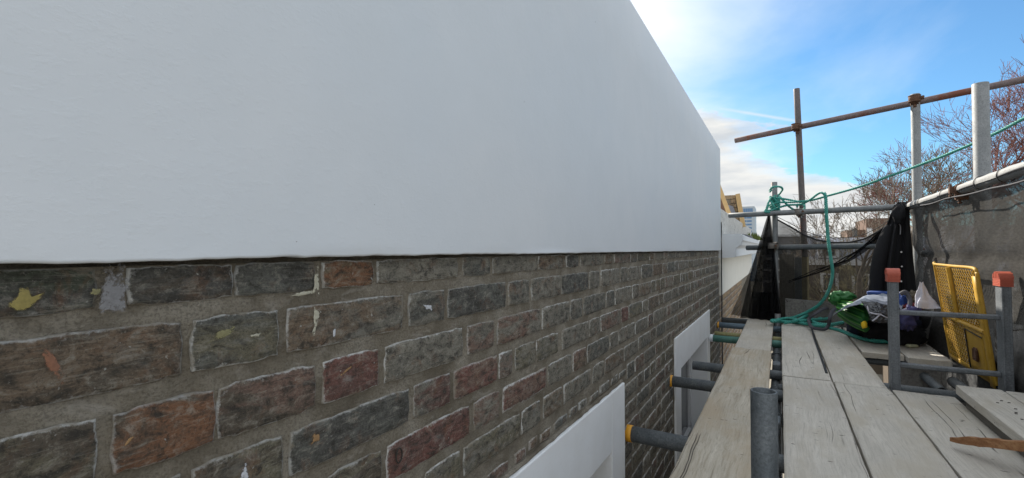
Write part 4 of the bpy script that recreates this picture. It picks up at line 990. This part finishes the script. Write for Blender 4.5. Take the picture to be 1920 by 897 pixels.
# bands round the short standard
for cy, tl_ in ((369, 3), (373, 2), (377, -3), (383, 4), (389, -2), (394, 3)): paths.append(ringp(1452.5, cy, 4.70, 9, 2.6, -.4, 2*pi+.2, 12, -.055, tl_))
paths.append([wp(1447, 370, 4.64), wp(1441, 380, 4.64), wp(1437, 392, 4.64), wp(1434, 397, 4.64), wp(1440, 398, 4.62), wp(1452, 399, 4.62), wp(1460, 393, 4.6), wp(1458, 380, 4.61), wp(1450, 372, 4.62)])
paths.append([wp(1446, 378, 4.63), wp(1450, 386, 4.61), wp(1456, 396, 4.62), wp(1447, 400, 4.63), wp(1438, 396, 4.66), wp(1441, 384, 4.68)])
rope('teal rope strung from the thick right-hand standard and knotted round the roped standard', paths, .0105)
bx_ = lambda px, py, z=.012: ptZ(px, py, z)
drop = [wp(1545, 362, 4.27), wp(1548, 370, 4.25), wp(1550, 410, 4.25), wp(1553, 450, 4.25), wp(1557, 480, 4.24), wp(1561, 510, 4.24), wp(1557, 535, 4.26), wp(1548, 556, 4.3), wp(1534, 573, 4.36), wp(1512, 586, 4.42), wp(1490, 595, 4.45), wp(1470, 600, 4.5), bx_(1452, 603, .05), bx_(1450, 601, .04), bx_(1490, 599, .02), bx_(1515, 592, .02), bx_(1545, 586, .06)]
g2 = [bx_(1453, 603, .03), bx_(1485, 604, .015), bx_(1515, 609), bx_(1545, 613), bx_(1575, 620), bx_(1600, 630, .015), bx_(1630, 638, .02), bx_(1664, 641, .02), bx_(1690, 639, .02)]
g3 = [bx_(1482, 592, .03), bx_(1485, 598, .035), bx_(1500, 605, .03), bx_(1530, 610, .03), bx_(1555, 611, .03), bx_(1575, 606, .035), bx_(1590, 604, .04)]
g4 = [bx_(1548, 583, .07), bx_(1530, 590, .05), bx_(1522, 598, .045), bx_(1530, 606, .045), bx_(1555, 609, .04), bx_(1580, 605, .06)]
g5 = [bx_(1500, 598, .015), bx_(1530, 594, .012), bx_(1560, 595, .012), bx_(1575, 600, .014), bx_(1555, 604, .016), bx_(1525, 603, .014), bx_(1505, 600, .02)]
g6 = [bx_(1505, 594, .03), bx_(1535, 590, .03), bx_(1562, 591, .03), bx_(1572, 597, .03), bx_(1548, 600, .03), bx_(1520, 598, .04)]
g7 = [bx_(1458, 600, .04), bx_(1480, 597, .045), bx_(1500, 601, .05), bx_(1525, 600, .06), bx_(1550, 598, .06), bx_(1568, 594, .07)]
g8 = [bx_(1470, 606, .02), bx_(1495, 601, .05), bx_(1520, 588, .08), bx_(1540, 580, .09), bx_(1552, 577, .10), bx_(1560, 584, .07), bx_(1545, 594, .06), bx_(1528, 602, .05)]
rope('teal rope end dropping from the knot and lying in loose coils on the boards', [drop, g2, g3, g4, g5, g6, g7, g8], .0145)
# blue tie under the coil
mb = MB(); mb.tube([bx_(1474, 592, .03), bx_(1490, 589, .035), bx_(1505, 590, .03)], .013, 8); tag(origin(mb.build('cord_offcut', M['blue'])), 'short bit of blue cord behind the rope coil', 'cord')
# grey webbing strap
def ribbon(name, label, P_, w_, mat, up=(0, 0, 1), cat='strap', th=.003):
    P_ = smooth_path(P_, 8); mb = MB(); m_ = len(P_); vs = []
    for i, p in enumerate(P_):
        T = (P_[min(i+1, m_-1)]-P_[max(0, i-1)]).normalized(); s_ = T.cross(V(up)).normalized()*w_/2; vs += [p-s_, p+s_]
    mb.add(vs, [(2*i, 2*i+1, 2*i+3, 2*i+2) for i in range(m_-1)], True); return tag(origin(mb.build(name, mat, None, th)), label, cat)
ribbon('webbing_strap', 'grey webbing strap looping from the plastic sheet over the rope', [bx_(1572, 585, .10), bx_(1550, 578, .16), bx_(1530, 588, .13), bx_(1517, 598, .08), bx_(1518, 607, .05), bx_(1524, 615, .03), bx_(1545, 618, .02), bx_(1553, 611, .05), bx_(1556, 596, .12), bx_(1562, 582, .17), bx_(1570, 580, .17)], .026, M['strap'], (0, -1, .3))
ribbon('thin_black_strap', 'thin black strap trailing along the joint between two boards', [bx_(1521, 612, .03), bx_(1527, 635, .008), bx_(1536, 660, .006), bx_(1545, 685, .005), bx_(1550, 700, .005)], .012, M['black_rub'], (0, 0, 1))

# ------------------------------------------------------------ clothes and bags
def lump(mb, c, rx, ry, rz, seed, amp=.25, n=22, fold=0, rot=0):
    def f(u, v):
        th = 2*pi*u; ph = pi*(v-.5); d = V((cos(th)*cos(ph), sin(th)*cos(ph), sin(ph)))
        k = 1+amp*fn1(d.x*1.7+seed, d.y*1.7, d.z*1.7)+amp*.5*fn1(d.x*4+seed, d.y*4, d.z*4)
        if fold: k += fold*abs(fn1(d.x*5, d.y*5+seed, d.z*3))*1.2
        p = V((d.x*rx*k, d.y*ry*k, d.z*rz*k)); cr, sr = cos(rot), sin(rot)
        q = V((p.x*cr-p.y*sr, p.x*sr+p.y*cr, p.z))+V(c); q.z = max(q.z, .003); return q
    mb.grid(n*2, n, f)
def heap(name, label, lumps, mat, cat, group=None):
    mb = MB()
    for l in lumps: lump(mb, *l)
    return tag(origin(mb.build(name, mat)), label, cat, group)
def L3(px, py, Y): p = ptY(px, py, Y); return tuple(p)
# pleated green bundle: hull swept along its length with raised pleats
gb0 = ptY(1574, 579, 4.60); gb1 = ptY(1638, 604, 4.30)
root = empty('green_bundle', ((gb0.x+gb1.x)/2, (gb0.y+gb1.y)/2, 0), 'bright green pleated bundle with a yellow tag at its end', 'bundle')
ax = (gb1-gb0); sdv = V((.5, .7, 0)).normalized()
c0_, c1_ = V((gb0.x+.01, gb0.y, gb0.z)), V((gb1.x-.01, gb1.y, max(.07, gb1.z)))
mb = MB()
def gshape(u, v, off=0):
    c_ = c0_.lerp(c1_, u); a = -0.35*pi+v*1.5*pi; w_ = .115*(.55+.45*sin(min(1, u*1.25+.12)*pi*.5))*(1 if u < .9 else sqrt(max(0, 1-((u-.9)/.12)**2))*1)
    pl = .013*abs(sin(v*pi*8.5+u*.8))**.7; r_ = w_+pl+off-.012
    d = V((0.52, .85, 0))*(-cos(a))+V((0, 0, 1))*sin(a)*.82; q = c_+d*r_; q.z = max(q.z, .004); return q
mb.grid(30, 120, gshape); mb.grid(30, 3, lambda u, v: gshape(u*.0+.0, v)*1.0) if False else None
rooted(root, mb.build('pleated_cover', M['green'], root))
mb = MB()
for k in range(9):
    vv = (k+.5)/8.5*1.0
    if vv < 1: mb.tube([gshape(u_/14, vv, .0045) for u_ in range(0, 14)], .0032, 5)
rooted(root, mb.build('pleat_edging', M['lime'], root))
mb = MB(); yt = ptY(1620, 609, 4.19); lump(mb, (yt.x, yt.y, yt.z), .02, .02, .026, 3, .3, 8); rooted(root, mb.build('tag', M['yellow'], root))
heap('green_cloth', 'smaller green cloth bunched behind the green bundle', [(L3(1580, 556, 4.62), .07, .05, .035, 5, .5, 14, .5), (L3(1568, 560, 4.6), .04, .04, .04, 8, .6, 12, .5)], M['green'], 'cloth')
# plastic sheet over the heap
def sheetf(ctrl, nz_, seed, amp):
    n1_ = len(ctrl)-1; n2_ = len(ctrl[0])-1
    def f(u, v):
        a = u*n2_; i = min(int(a), n2_-1); fa = a-i; b2 = v*n1_; j = min(int(b2), n1_-1); fb = b2-j
        fa = fa*fa*(3-2*fa)*.4+fa*.6; g_ = lambda jj, ii: V(ctrl[jj][ii])
        p = g_(j, i).lerp(g_(j, i+1), fa).lerp(g_(j+1, i).lerp(g_(j+1, i+1), fa), fb)
        w_ = abs(fn1(u*6+seed, v*5, 1))*amp+amp*.6*fn1(u*14+seed, v*11, 3)
        return p+V((-.25, -.8, .55))*w_
    return f
ct = [[L3(1562, 592, 4.4), L3(1590, 574, 4.42), L3(1620, 556, 4.45), L3(1655, 552, 4.5), L3(1695, 556, 4.5)],
      [L3(1563, 590, 4.28), L3(1592, 572, 4.22), L3(1622, 560, 4.25), L3(1660, 566, 4.28), L3(1695, 570, 4.28)],
      [L3(1570, 586, 4.22), L3(1598, 574, 4.17), L3(1628, 568, 4.2), L3(1662, 578, 4.22), L3(1690, 582, 4.22)]]
mb = MB(); mb.grid(60, 30, sheetf(ct, 0, 2, .016)); tag(origin(mb.build('plastic_sheet', M['plastic'], None, .003)), 'creased grey plastic sheet over the heap of clothes', 'plastic sheet')
ct = [[L3(1614, 566, 4.2), L3(1640, 567, 4.2), L3(1668, 574, 4.22), L3(1700, 580, 4.25)],
      [L3(1628, 584, 4.12), L3(1648, 586, 4.1), L3(1668, 592, 4.12), L3(1700, 598, 4.15)],
      [L3(1634, 604, 4.08), L3(1650, 606, 4.08), L3(1668, 606, 4.1), L3(1700, 612, 4.12)]]
mb = MB(); mb.grid(50, 40, sheetf(ct, 0, 7, .02)); tag(origin(mb.build('bin_liner', M['plastic_dark'], None, .003)), 'shiny black bin liner with pale creases below the grey sheet', 'bin liner')
mb = MB()
for a, b2, r_ in (((1626, 574), (1630, 588), .004), ((1630, 586), (1652, 590), .005), ((1652, 590), (1665, 596), .003), ((1650, 590), (1636, 602), .005)):
    mb.tube(smooth_path([V(L3(*a, 4.06)), V(L3((a[0]+b2[0])/2, (a[1]+b2[1])/2+1, 4.05)), V(L3(*b2, 4.06))], 4), r_, 6)
tag(origin(mb.build('white_ties', M['white_cloth'])), 'white drawstring ties across the black bin liner', 'drawstring')
heap('navy_jacket', 'dark navy clothes heaped under the plastic sheet', [((.66, 4.76, .1), .20, .18, .13, 3, .4, 26, .3), ((.76, 4.55, .10), .13, .15, .14, 9, .4, 22, .3)], M['navy'], 'clothes')
heap('black_holdall', 'black fabric bag bulging behind the left ladder stile', [((.70, 4.44, .085), .17, .09, .085, 21, .3, 24, .3), ((.80, 4.42, .07), .08, .08, .075, 23, .3, 18, .3)], M['jacket'], 'bag')
heap('blue_cloth', 'blue cloth poking out behind the ladder top', [(L3(1688, 566, 4.3), .035, .035, .05, 4, .5, 14, .5)], M['blue'], 'cloth')
heap('violet_cloth', 'violet-blue cloth hanging over the bag by the ladder rung', [(L3(1699, 600, 4.14), .045, .03, .06, 6, .5, 16, .5), (L3(1712, 586, 4.2), .04, .03, .04, 2, .5, 14, .5)], M['violet'], 'cloth')
heap('red_cloth', 'small red cloth between the khaki rag and the white rag', [(L3(1710, 575, 4.28), .05, .03, .022, 7, .5, 12, .5)], M['red'], 'cloth')
heap('khaki_rag', 'crumpled khaki rag below the hem of the jacket', [(L3(1706, 560, 4.4), .05, .03, .028, 12, .6, 16, .8), (L3(1714, 552, 4.42), .03, .02, .02, 13, .6, 12, .8)], M['khaki'], 'rag')
mb = MB(); lidc = ptY(1652, 551, 4.62)
mb.tube([lidc+V((0, 0, -.02)), lidc+V((0, 0, .0)), lidc+V((0, 0, .012)), lidc+V((0, 0, .018))], [.085, .09, .09, .07], 24)
tag(origin(mb.build('bucket_lid', M['blue'])), 'blue tub lid showing above the grey plastic sheet', 'lid')
# grey hose loops
mb = MB(); mb.tube(smooth_path([L3(1688, 552, 4.25), L3(1698, 548, 4.25), L3(1706, 562, 4.24), L3(1704, 578, 4.22), L3(1694, 584, 4.2)], 6), .014, 10); tag(origin(mb.build('hose', M['strap'])), 'short loop of dark grey hose beside the ladder stile', 'hose')
# white rag: standing peak
rt = ptY(1728, 531, 4.12); 
def rag(u, v):
    th = 2*pi*u; h = .17*(1-v); r_ = .008+.055*v**1.3*(1+.35*fn1(cos(th)*2, sin(th)*2, v*3)); r_ *= 1+.25*sin(th*4+v*5)
    return V((rt.x+r_*cos(th)+.035*v*v, rt.y+r_*.5*sin(th), rt.z-.165+h+.008*fn1(th, v*6)))
mb = MB(); mb.grid(40, 26, rag); tag(origin(mb.build('white_rag', M['white_cloth'])), 'white rag standing up in a peak beside the yellow gate', 'rag')
# trainers
def trainer(label, heel, toe, group):
    heel, toe = V(heel), V(toe); root = empty('trainer', heel, label, 'shoe', group); d = (toe-heel); L_ = d.length; d.normalize(); s_ = d.cross(V((0, 0, 1))).normalized()
    wd = lambda t_: .036+.012*sin(min(1, t_*1.3)*pi)*1-.018*max(0, t_-.85)/.15
    def sole(u, v):
        t_ = v; a = 2*pi*u; w_ = wd(t_)*(sqrt(max(0, 1-((t_-.93)/.08)**2)) if t_ > .93 else (sqrt(max(0, 1-((.06-t_)/.07)**2)) if t_ < .06 else 1))
        return heel+d*(t_*L_)+s_*(w_*cos(a))+V((0, 0, .017+.015*max(-1, min(1, 1.6*sin(a)))))
    mb = MB(); mb.grid(20, 30, sole); rooted(root, mb.build('sole', M['sole'], root))
    def upper(u, v):
        t_ = .02+.95*v; a = pi*u; h = .085-.045*min(1, max(0, (t_-.35)/.4)) - .03*max(0, (t_-.8)/.2)
        w_ = wd(t_)*.95*(sqrt(max(0, 1-((t_-.9)/.1)**2)) if t_ > .9 else 1); return heel+d*(t_*L_)+s_*(w_*cos(a))+V((0, 0, .03+h*sin(a)**.7))
    mb = MB(); mb.grid(16, 26, upper); rooted(root, mb.build('upper', M['jacket'], root)); return root
trainer('black trainer with thick off-white sole, the nearer one', bx_(1668, 637, .0), bx_(1734, 643, .0), 'pair of trainers')
trainer('black trainer with off-white sole tucked behind the first', bx_(1632, 627, .0), bx_(1682, 636, .0)+V((.02, .03, 0)), 'pair of trainers')
mb = MB(); c_ = ptZ(1710, 652, .0); mb.box((-.035, -.02, .003), (.035, .02, .022), Matrix.Translation((c_.x, c_.y, 0)) @ Matrix.Rotation(.6, 4, 'Z')); o = tag(origin(mb.build('small_packet', M['bag_int'])), 'small pale packet lying in front of the trainers', 'packet')
md = o.modifiers.new('soft', 'BEVEL'); md.width = .008; md.segments = 2

# jacket hanging on the corner of the rails
jk = empty('black_jacket', tuple(ptY(1690, 630, 4.55)), 'black hooded jacket hanging from the corner of the guard rails', 'jacket')
JZ = 3.82
outl = [(379, 1682, 1704), (392, 1674, 1706), (408, 1667, 1706), (420, 1663, 1706), (440, 1656, 1708), (470, 1648, 1711), (500, 1641, 1714), (540, 1636, 1718), (575, 1634, 1722), (600, 1633, 1724), (625, 1634, 1724)]
def jout(v):
    a = v*(len(outl)-1); i = min(int(a), len(outl)-2); f_ = a-i; return [outl[i][k]*(1-f_)+outl[i+1][k]*f_ for k in range(3)]
def jfront(u, v):
    py, l_, r_ = jout(v); px = l_+(r_-l_)*u; a = (u-.5)*pi
    bulge = cos(a)*.10*(.35+.65*min(1, v*2)); fold = (.016*sin(u*15+2*sin(v*3))+.012*sin(u*31+v*4))*min(1, v*2+.2)+.012*fn1(u*6, v*7, 3)
    return pt(px, py, JZ-bulge-fold*.9)
def jback(u, v):
    py, l_, r_ = jout(v); px = l_+(r_-l_)*u; return pt(px, py, JZ+.03*sin(u*pi))
mb = MB(); mb.grid(70, 60, jfront); mb.grid(30, 30, jback); rooted(jk, mb.build('body', M['jacket'], jk))
def onj(px, py):
    for v in [i/100 for i in range(101)]:
        r_ = jout(v)
        if r_[0] >= py: break
    u = (px-r_[1])/(r_[2]-r_[1]); return jfront(u, v)-ray(px, py)*.008
mb = MB(); mb.tube(smooth_path([onj(1670, 422), onj(1665, 440), onj(1657, 470), onj(1653, 500), onj(1654, 540)], 6), .0035, 5); mb.tube(smooth_path([onj(1683, 418), onj(1688, 424), onj(1688, 440)], 5), .004, 5)
rooted(jk, mb.build('zip', M['piping'], jk))
for (x, y) in ((1690, 471), (1691, 499), (1690, 528)):
    p = onj(x, y); mb = MB(); d = ray(x, y).normalized(); mb.tube([p, p-d*.004], [.007, .005], 10); rooted(jk, mb.build('stud', M['button'], jk))
# sleeve along the left edge and the folded hood
mb = MB(); mb.tube(smooth_path([onj(1668, 424), onj(1658, 450)-ray(1658, 450)*.02, onj(1648, 490)-ray(1648, 490)*.02, onj(1642, 540), onj(1640, 590)], 7), [.03+.018*sin(min(1, i/12)*1.5) for i in range(29)], 14); rooted(jk, mb.build('sleeve', M['jacket'], jk))
hc = pt(1688, 396, JZ-.10)
mb = MB(); lump(mb, tuple(hc-V((.01, 0, .02))), .04, .04, .075, 5, .2, 20, .15); rooted(jk, mb.build('hood', M['jacket'], jk))

# ------------------------------------------------------------ far buildings
def building(name, label, boxes_by_mat, cat='building', rz=0, base=(0, 0, 0), group=None):
    root = empty(name, base, label, cat, group, rz)
    for nm, mat, bxs in boxes_by_mat:
        mb = MB()
        for a, b2 in bxs: mb.box(a, b2)
        mb.build(nm, mat, root)
    return root
# tower block
tb = ptY(1389, 388, 160); te = ptY(1414.5, 388, 160); W = te.x-tb.x; H = tb.z-GZ
root = empty('tower_block', (tb.x, 160, GZ), 'pale blue-grey high-rise tower far off beyond the neighbouring roof', 'tower')
mb = MB(); mb.box((0, 0, 0), (W, 12, H)); mb.build('wall', M['tower'], root)
fl = .66*1.6
for k in range(22):
    z = H-2.6-k*1.05
    if k == 0: 
        for j in range(6): mb = MB(); mb.box((.3+j*.5, -.05, H-1.9), (.3+j*.5+.42, .02, H-.6)); mb.build('window', M['tglass'], root)
        continue
    if z < 0: break
    for j in range(2): mb = MB(); mb.box((.25+j*(W-.9)/2, -.05, z), (.25+(j+1)*(W-.9)/2-.12, .02, z+.5)); mb.build('window_strip', M['tglass'], root)
# terrace across the street
YB = 46
def T_(px, py): return ptY(px, py, YB)
x0_, x1_ = T_(1516, 480).x, T_(1516, 480).x+30
zc, zr = T_(1560, 489).z, T_(1560, 445).z
rootT = empty('terrace_houses', (x0_, YB, GZ), 'brown brick terrace with white window frames and slate roof seen through the end net', 'house')
Wt = x1_-x0_; zc -= GZ; zr -= GZ
def tp_(name, a, b2, mat):
    mb = MB(); mb.box(a, b2); return mb.build(name, mat, rootT)
tp_('wall', (0, 0, 0), (Wt, 9, zc), M['terrace'])
tp_('cornice', (-.1, -.3, zc-.35), (Wt+.1, 0, zc+.12), M['terrace_white'])
mb = MB(); mb.add([(0, .1, zc), (Wt, .1, zc), (Wt, 3.0, zr), (0, 3.0, zr), (0, 6.5, zr), (Wt, 6.5, zr), (Wt, 9, zc), (0, 9, zc)], [(0, 1, 2, 3), (3, 2, 5, 4), (4, 5, 6, 7), (0, 3, 4, 7), (1, 6, 5, 2)]); mb.build('roof', M['slate'], rootT)
for i in range(int(Wt/2.1)):
    x = 1.4+i*2.1
    for k in range(4):
        zt = zc-1.0-k*2.6
        if zt < 2: break
        f = tp_('window_frame', (x-.62, -.08, zt-1.55), (x+.62, .0, zt), M['terrace_white'])
        mb = MB(); mb.box((x-.4, -.11, zt-1.4), (x+.4, -.07, zt-.15)); mb.build('pane', M['glass'], f)
    if i % 2 == 0:
        d_ = tp_('dormer', (x-.7, .1, zc+.2), (x+.7, 2.6, zc+1.5), M['terrace_white']); mb = MB(); mb.box((x-.4, .05, zc+.4), (x+.4, .12, zc+1.3)); mb.build('pane', M['glass'], d_)
    if i % 4 == 3:
        tp_('chimney', (x+.6, 3.8, zr-.3), (x+1.8, 4.6, zr+1.1), M['terrace'])
# red brick block behind the trees
a = ptY(1590, 411, 75); b2 = ptY(1668, 411, 75)
rootB = empty('brick_block', (a.x, 75, GZ), 'red-brown brick block of flats behind the bare trees', 'building')
Hb = a.z-GZ; Wb = b2.x-a.x; mb = MB(); mb.box((1.9, 0, 0), (Wb, 10, Hb)); mb.box((0, 1, 0), (1.9, 9, Hb-1.4)); mb.build('wall', M['redblock'], rootB)
for i in range(5):
    for k in range(5): mb = MB(); x = .5+i*1.45; mb.box((x, -.06 if x > 1.9 else .94, Hb-2.3-k*2.2), (x+.6, .02 if x > 1.9 else 1.02, Hb-1.2-k*2.2)); mb.build('window', M['terrace_white'] if (i+k) % 3 else M['glass'], rootB)
# long low flat-roofed building to the left
a = ptY(1430, 441, 52); b2 = ptY(1540, 441, 52)
rootF = empty('flat_roofed_building', (a.x, 52, GZ), 'low grey flat-roofed building with pale bands behind the roped standard', 'building')
Hf = a.z-GZ; Wf = b2.x-a.x; mb = MB(); mb.box((0, 0, 0), (Wf, 8, Hf)); mb.build('wall', M['farflat'], rootF)
for k in range(5): mb = MB(); mb.box((-.1, -.15, Hf-.18-k*1.1), (Wf+.1, 0, Hf+.02-k*1.1)); mb.build('band', M['terrace_white'], rootF)
for i in range(7): mb = MB(); mb.box((.3+i*1.0, -.05, Hf-1.9), (1.0+i*1.0, .03, Hf-1.3)); mb.build('window', M['glass'], rootF)
# houses to the right behind the net and trees
for i, (px, Yh, Hh, lb, mt) in enumerate(((1700, 34, 8.4, 'brown house with white windows behind the outer net', 'terrace'), (1835, 26, 8.8, 'pale stuccoed house seen dimly through the right of the net', 'terrace_white'))):
    a = ptY(px, 470, Yh); root = empty('house', (a.x, Yh, GZ), lb, 'house'); mb = MB(); mb.box((0, 0, 0), (9, 8, Hh)); mb.build('wall', M[mt], root)
    mb = MB(); mb.add([(-.2, -.2, Hh), (9.2, -.2, Hh), (9.2, 4, Hh+2), (-.2, 4, Hh+2), (9.2, 8.2, Hh), (-.2, 8.2, Hh)], [(0, 1, 2, 3), (3, 2, 4, 5), (1, 4, 2), (0, 3, 5)]); mb.build('roof', M['slate'], root)
    for k in range(4):
        for j in range(3):
            mb = MB(); mb.box((.8+k*2.1, -.08, Hh-2.2-j*2.6), (1.9+k*2.1, 0, Hh-.6-j*2.6)); f = mb.build('window_frame', M['terrace_white'], root); mb = MB(); mb.box((.95+k*2.1, -.11, Hh-2.05-j*2.6), (1.75+k*2.1, -.07, Hh-.75-j*2.6)); mb.build('pane', M['glass'], f)
# back-up shade: main roof of the neighbouring house beyond its parapet
# ------------------------------------------------------------ trees
def tree(label, base, H, spread, mat, seed, depth=6, trunk_r=.16, up=.5, tw=.006, group='bare winter trees', width=4.0, dens=1.0):
    rr = random.Random(seed); root = empty('bare_tree', base, label, 'tree', group); tr = MB(); cr = MB()
    segs = []
    def rec(p, d, L_, r_, lvl):
        n_ = 5 if lvl < 3 else 3; pts_ = [p]; rad = [r_]; q = p.copy(); dd = d.copy(); bend = V((rr.gauss(0, .05), rr.gauss(0, .05), 0))
        for i in range(n_):
            dd = (dd+bend+V((rr.gauss(0, .09), rr.gauss(0, .09), rr.gauss(.02, .06)+up*.05))).normalized(); q = q+dd*L_/n_; pts_.append(q.copy()); rad.append(max(tw*.6, r_*(1-.40*(i+1)/n_)))
        segs.append((lvl, pts_, rad))
        if lvl >= depth: return
        k = 6 if lvl == 0 else (3 if lvl < 3 else rr.choice((2, 3)))
        if lvl >= 3 and rr.random() > dens: k -= 1
        for j in range(k):
            i = n_ if j == 0 else rr.randint(2, n_)
            a = rr.random()*2*pi; o = dd.orthogonal().normalized(); o = Matrix.Rotation(a, 3, dd) @ o
            ang = rr.uniform(.35, .95) if j else rr.uniform(.05, .35)
            nd_ = (dd*cos(ang)+o*sin(ang)*spread+V((0, 0, up*.16))).normalized()
            rec(pts_[i].copy(), nd_, L_*rr.uniform(.55, .88), max(tw, rad[i]*rr.uniform(.45, .7) if j else rad[i]*.85), lvl+1)
    rec(V((0, 0, 0)), V((rr.gauss(0, .03), rr.gauss(0, .03), 1)).normalized(), H*.36, trunk_r, 0)
    z0 = segs[0][1][-1].z*.7; tips = [P_[-1] for l_, P_, _ in segs if l_ >= depth-1]
    mz = sorted(p.z for p in tips)[int(len(tips)*.985)]; mw = sorted(sqrt(p.x**2+p.y**2) for p in tips)[int(len(tips)*.93)]
    sc = width/mw; zt = H-(mz-z0)*sc
    for lvl, P_, rad in segs:
        P_ = [V((p.x*sc, p.y*sc, (zt+(p.z-z0)*sc) if p.z > z0 else zt*p.z/z0)) for p in P_]
        if lvl > 2 and P_[-1].z > H*1.03: continue
        (tr if lvl == 0 else cr).tube(P_, rad, 7 if lvl < 2 else (5 if lvl < 3 else 3), lvl == 0)
    tr.build('trunk', mat, root); cr.build('crown', mat, root); return root
def tree_at(label, px, z, *a, **k): p = pt(px, 467, z); return tree(label, (p.x, p.y, GZ), *a, **k)
# heights: the crown tops stand this far above eye level in the view
def TH(py, z): return CAMZ-GZ+(467-py)*z/FPX
tree_at('tall red-twigged bare tree at the right edge, nearest behind the net', 2030, 11, TH(85, 11), 1.0, M['bark_red'], 21, 7, .13, .45, .006, width=3.4, dens=1)
tree_at('red-twigged bare tree showing between the two light standards', 1835, 13, TH(195, 13), 1.0, M['bark_red'], 5, 7, .13, .45, .0065, width=2.4, dens=.95)
tree_at('brown bare tree behind the light standard and the jacket', 1700, 16, TH(275, 16), 1.0, M['bark'], 8, 7, .14, .45, .008, width=2.5, dens=.9)
tree_at('fine-branched bare tree left of the jacket, above the sagging net', 1612, 22, TH(338, 22), 1.0, M['bark'], 13, 7, .18, .4, .010, width=2.8, dens=.95)
tree_at('mossy low tree in front of the brick terrace behind the end net', 1605, 27, TH(452, 27), 1.1, M['bark_olive'], 17, 7, .18, .4, .014, width=2.8, dens=.8)
tree_at('broad bare tree filling the gap behind the outer net', 1900, 17, TH(290, 17), 1.0, M['bark'], 31, 7, .16, .4, .009, width=4.2, dens=.9)
tree_at('thin bare tree filling the sky between the jacket and the first light standard', 1765, 19, TH(270, 19), 1.0, M['bark_red'], 41, 7, .14, .4, .009, width=3.0, dens=1)
tree_at('small distant bare tree just right of the roped standards', 1550, 38, TH(372, 38), 1.0, M['bark'], 43, 6, .2, .4, .018, width=3.6, dens=1)
